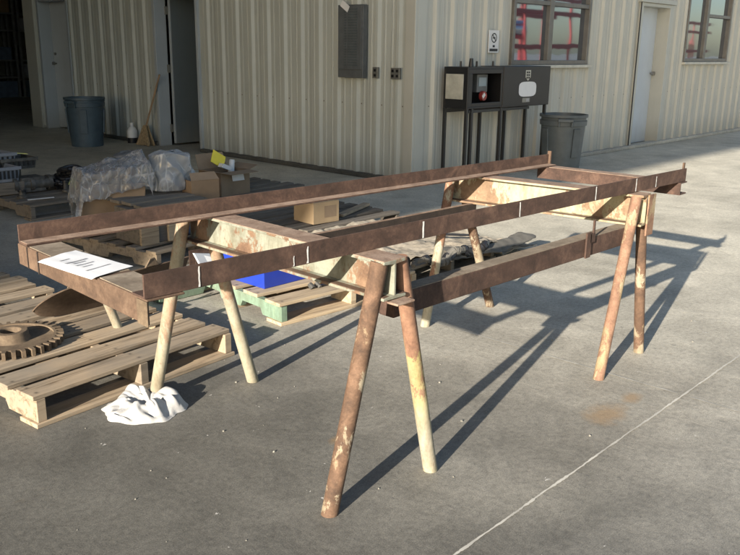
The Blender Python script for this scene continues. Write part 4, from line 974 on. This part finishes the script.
# ------------------------------------------------------------------ canvas
t = thing('canvas_sheet', 'rumpled beige canvas sheet thrown over the grey pallet behind the stand', 'tarpaulin', (4.4, 3.55, 0))
def cv(u, v):
    x = 3.50 + u * 1.62; y = 3.16 + v * 1.12 + .05 * math.sin(u * 9) * (1 - v) - .10 * u * (1 - v)
    on = min(1, max(0, (4.74 - x) / .10))
    z = .012 + on * .135 + (1 - on) * .03
    w_ = Vector((x, y, 0))
    z += .025 * max(-.3, nz(x * 4, y * 4, 1)) + .030 * abs(nz(x * 9, y * 7, 3)) + .016 * abs(nz(x * 21, y * 18, 5)) - .01 + .012 * max(0, math.sin((x * .6 + y) * 16 + 3 * nz(x * 2, y * 2, 6))) * (.5 + .5 * nz(x * 3, y * 3, 8))
    edge = min(u, 1 - u, v, 1 - v)
    if v > .93: z -= (v - .93) / .07 * .09
    return Vector((x + .03 * nz(y * 6, 2), y + .04 * nz(x * 6, 5), max(.006, z)))
obj('cloth', MB().grid(cv, 90, 56), 'canvas', t, smooth=True, thick=.003)
def ce(u, v):
    a = (v - .5) * 2 * math.pi; x = 4.02 + u * 1.06
    w_ = .085 * (1 - .35 * u) * (.8 + .4 * nz(u * 4, 3)); h_ = .017 + .010 * nz(u * 6, 8)
    k = min(1, u * 9, (1 - u) * 9) ** .5
    return Vector((x, 3.10 - .03 * u + .05 * nz(u * 3, 1) + w_ * math.cos(a) * k, .140 - .02 * u + .02 * nz(u * 5, 5) + .35 * w_ * math.cos(a) * k + h_ * math.sin(a) * k + .010 * nz(u * 14, v * 5)))
obj('rolled_edge', MB().grid(ce, 50, 16), 'canvas_grey', t, smooth=True)
t = thing('hose_coils', 'dark hose ends and rags bundled at the front of the canvas covered pallet', 'hose', (3.95, 3.12, .13))
for k in range(6):
    pts = [(3.70 + k * .10 + i * .022, 3.07 + .03 * nz(i * .3, k * 2.1), .150 + .028 * math.sin(i * .45 + k * 1.7) + .012 * nz(i * .5, k)) for i in range(12)]
    obj('hose', MB().path(pts, .016 + .006 * (k % 3), 8), 'blackplastic' if k % 2 else 'canvas_grey', t, smooth=True)
t = thing('dark_mark_rod', 'short black rod added for a dark mark on the canvas near the far legs', 'rod', (4.35, 3.35, .15)); q = MB(); q.tube((4.28, 3.42, .205), (4.52, 3.22, .19), .008, .008, 8); q.tube((4.50, 3.235, .19), (4.54, 3.205, .188), .014, .014, 8); obj('rod', q, 'blackplastic', t)  # rod added to draw a dark mark across the canvas

# ------------------------------------------------------------------ shelving deep inside the dark shop
def rack(x0, x1, y0, y1, label):
    t = thing('storage_rack', label, 'shelving', ((x0 + x1) / 2, (y0 + y1) / 2, 0), 0, 'shelving racks inside the dark shop')
    for x in (x0, x1):
        for y in (y0, y1):
            q = MB(); q.box(x - .03, x + .03, y - .03, y + .03, 0, 3.2); obj('upright', q, 'shelfgrey', t)
    for z in (.55, 1.0, 1.78, 2.22, 2.9):
        q = MB(); q.box(x0 + .03, x1 - .03, y0 - .02, y1 + .02, z - .04, z); obj('shelf', q, 'shelfgrey', t)
rack(8.0, 10.35, 22.8, 23.5, 'grey steel shelving rack at the far left inside the dark shop opening')
rack(10.48, 12.6, 22.8, 23.5, 'grey steel shelving rack nearest the opening post inside the dark shop')
for i, (x, z, w_, h, m, lab) in enumerate(((10.05, 2.22, .5, .45, 'cardboard', 'brown box on the top shelf inside the dark shop'), (10.75, 1.78, .4, .28, 'whitebin', 'pale box on the upper shelf near the opening post'),
        (10.0, 1.0, .5, .3, 'bluebag', 'blue bin on the middle shelf inside the dark shop'), (10.7, 1.0, .45, .35, 'machine', 'dark tin on the middle shelf near the opening post'), (10.8, .55, .5, .3, 'whitebin', 'pale box on the low shelf near the opening post'),
        (10.1, .0, .6, .4, 'bluebag', 'blue tub on the floor under the shelving'), (10.8, 0, .5, .4, 'binblue', 'slate tub on the floor under the near shelving'))):
    t = thing('stored_box', lab, 'box', (x, 23.05, z)); q = MB(); q.box(x - w_ / 2, x + w_ / 2, 22.85, 23.3, z + .001, z + h); obj('box_body', q, m, t, bevel=.01)
    q = MB(); q.box(x - w_ / 2 - .01, x + w_ / 2 + .01, 22.84, 23.31, z + h, z + h + .03); obj('lid', q, m, t)

# ------------------------------------------------------------------ red machinery across the yard, seen only in the window glass
def red_trailer(ox, oy, label, ln):
    t = thing('red_trailer', label, 'trailer', (ox, oy, 0))
    q = MB()
    for z in (1.52, 2.68, 3.2): q.box(ox, ox + ln, oy - .06, oy + .06, z, z + .16); q.box(ox, ox + ln, oy - 2.3, oy - 2.18, z, z + .16)
    for k in range(int(ln / 1.6) + 1): q.box(ox + k * 1.6 - .05, ox + k * 1.6 + .05, oy - .05, oy + .05, .9, 3.3); q.box(ox + k * 1.6 - .05, ox + k * 1.6 + .05, oy - 2.29, oy - 2.19, .9, 3.3)
    q.box(ox, ox + ln, oy - 2.2, oy, .85, 1.0); obj('frame', q, 'redpaint', t, bevel=.01)
    q = MB(); q.tube((ox + .7, oy - .5, 2.15), (ox + 2.1, oy - .5, 2.15), .30, .30, 24); obj('tank', q, 'steel', t, smooth=True)
    for x in (ox + 1.0, ox + ln - 1.6, ox + ln - .5):
        for y in (oy - .1, oy - 2.1):
            q = MB(); q.tube((x, y - .14, .5), (x, y + .14, .5), .5, .5, 24); wh = obj('wheel', q, 'tyre', t, smooth=True)
            q = MB(); q.tube((x, y - .15, .5), (x, y + .15, .5), .25, .25, 18); obj('rim', q, 'steel', wh, smooth=True)
red_trailer(24.3, -5.2, 'red rail trailer with a bright steel tank, seen mirrored in the left window', 7.5)
red_trailer(51.5, -11.0, 'red rail trailer far across the yard, seen mirrored in the right window', 6.0)
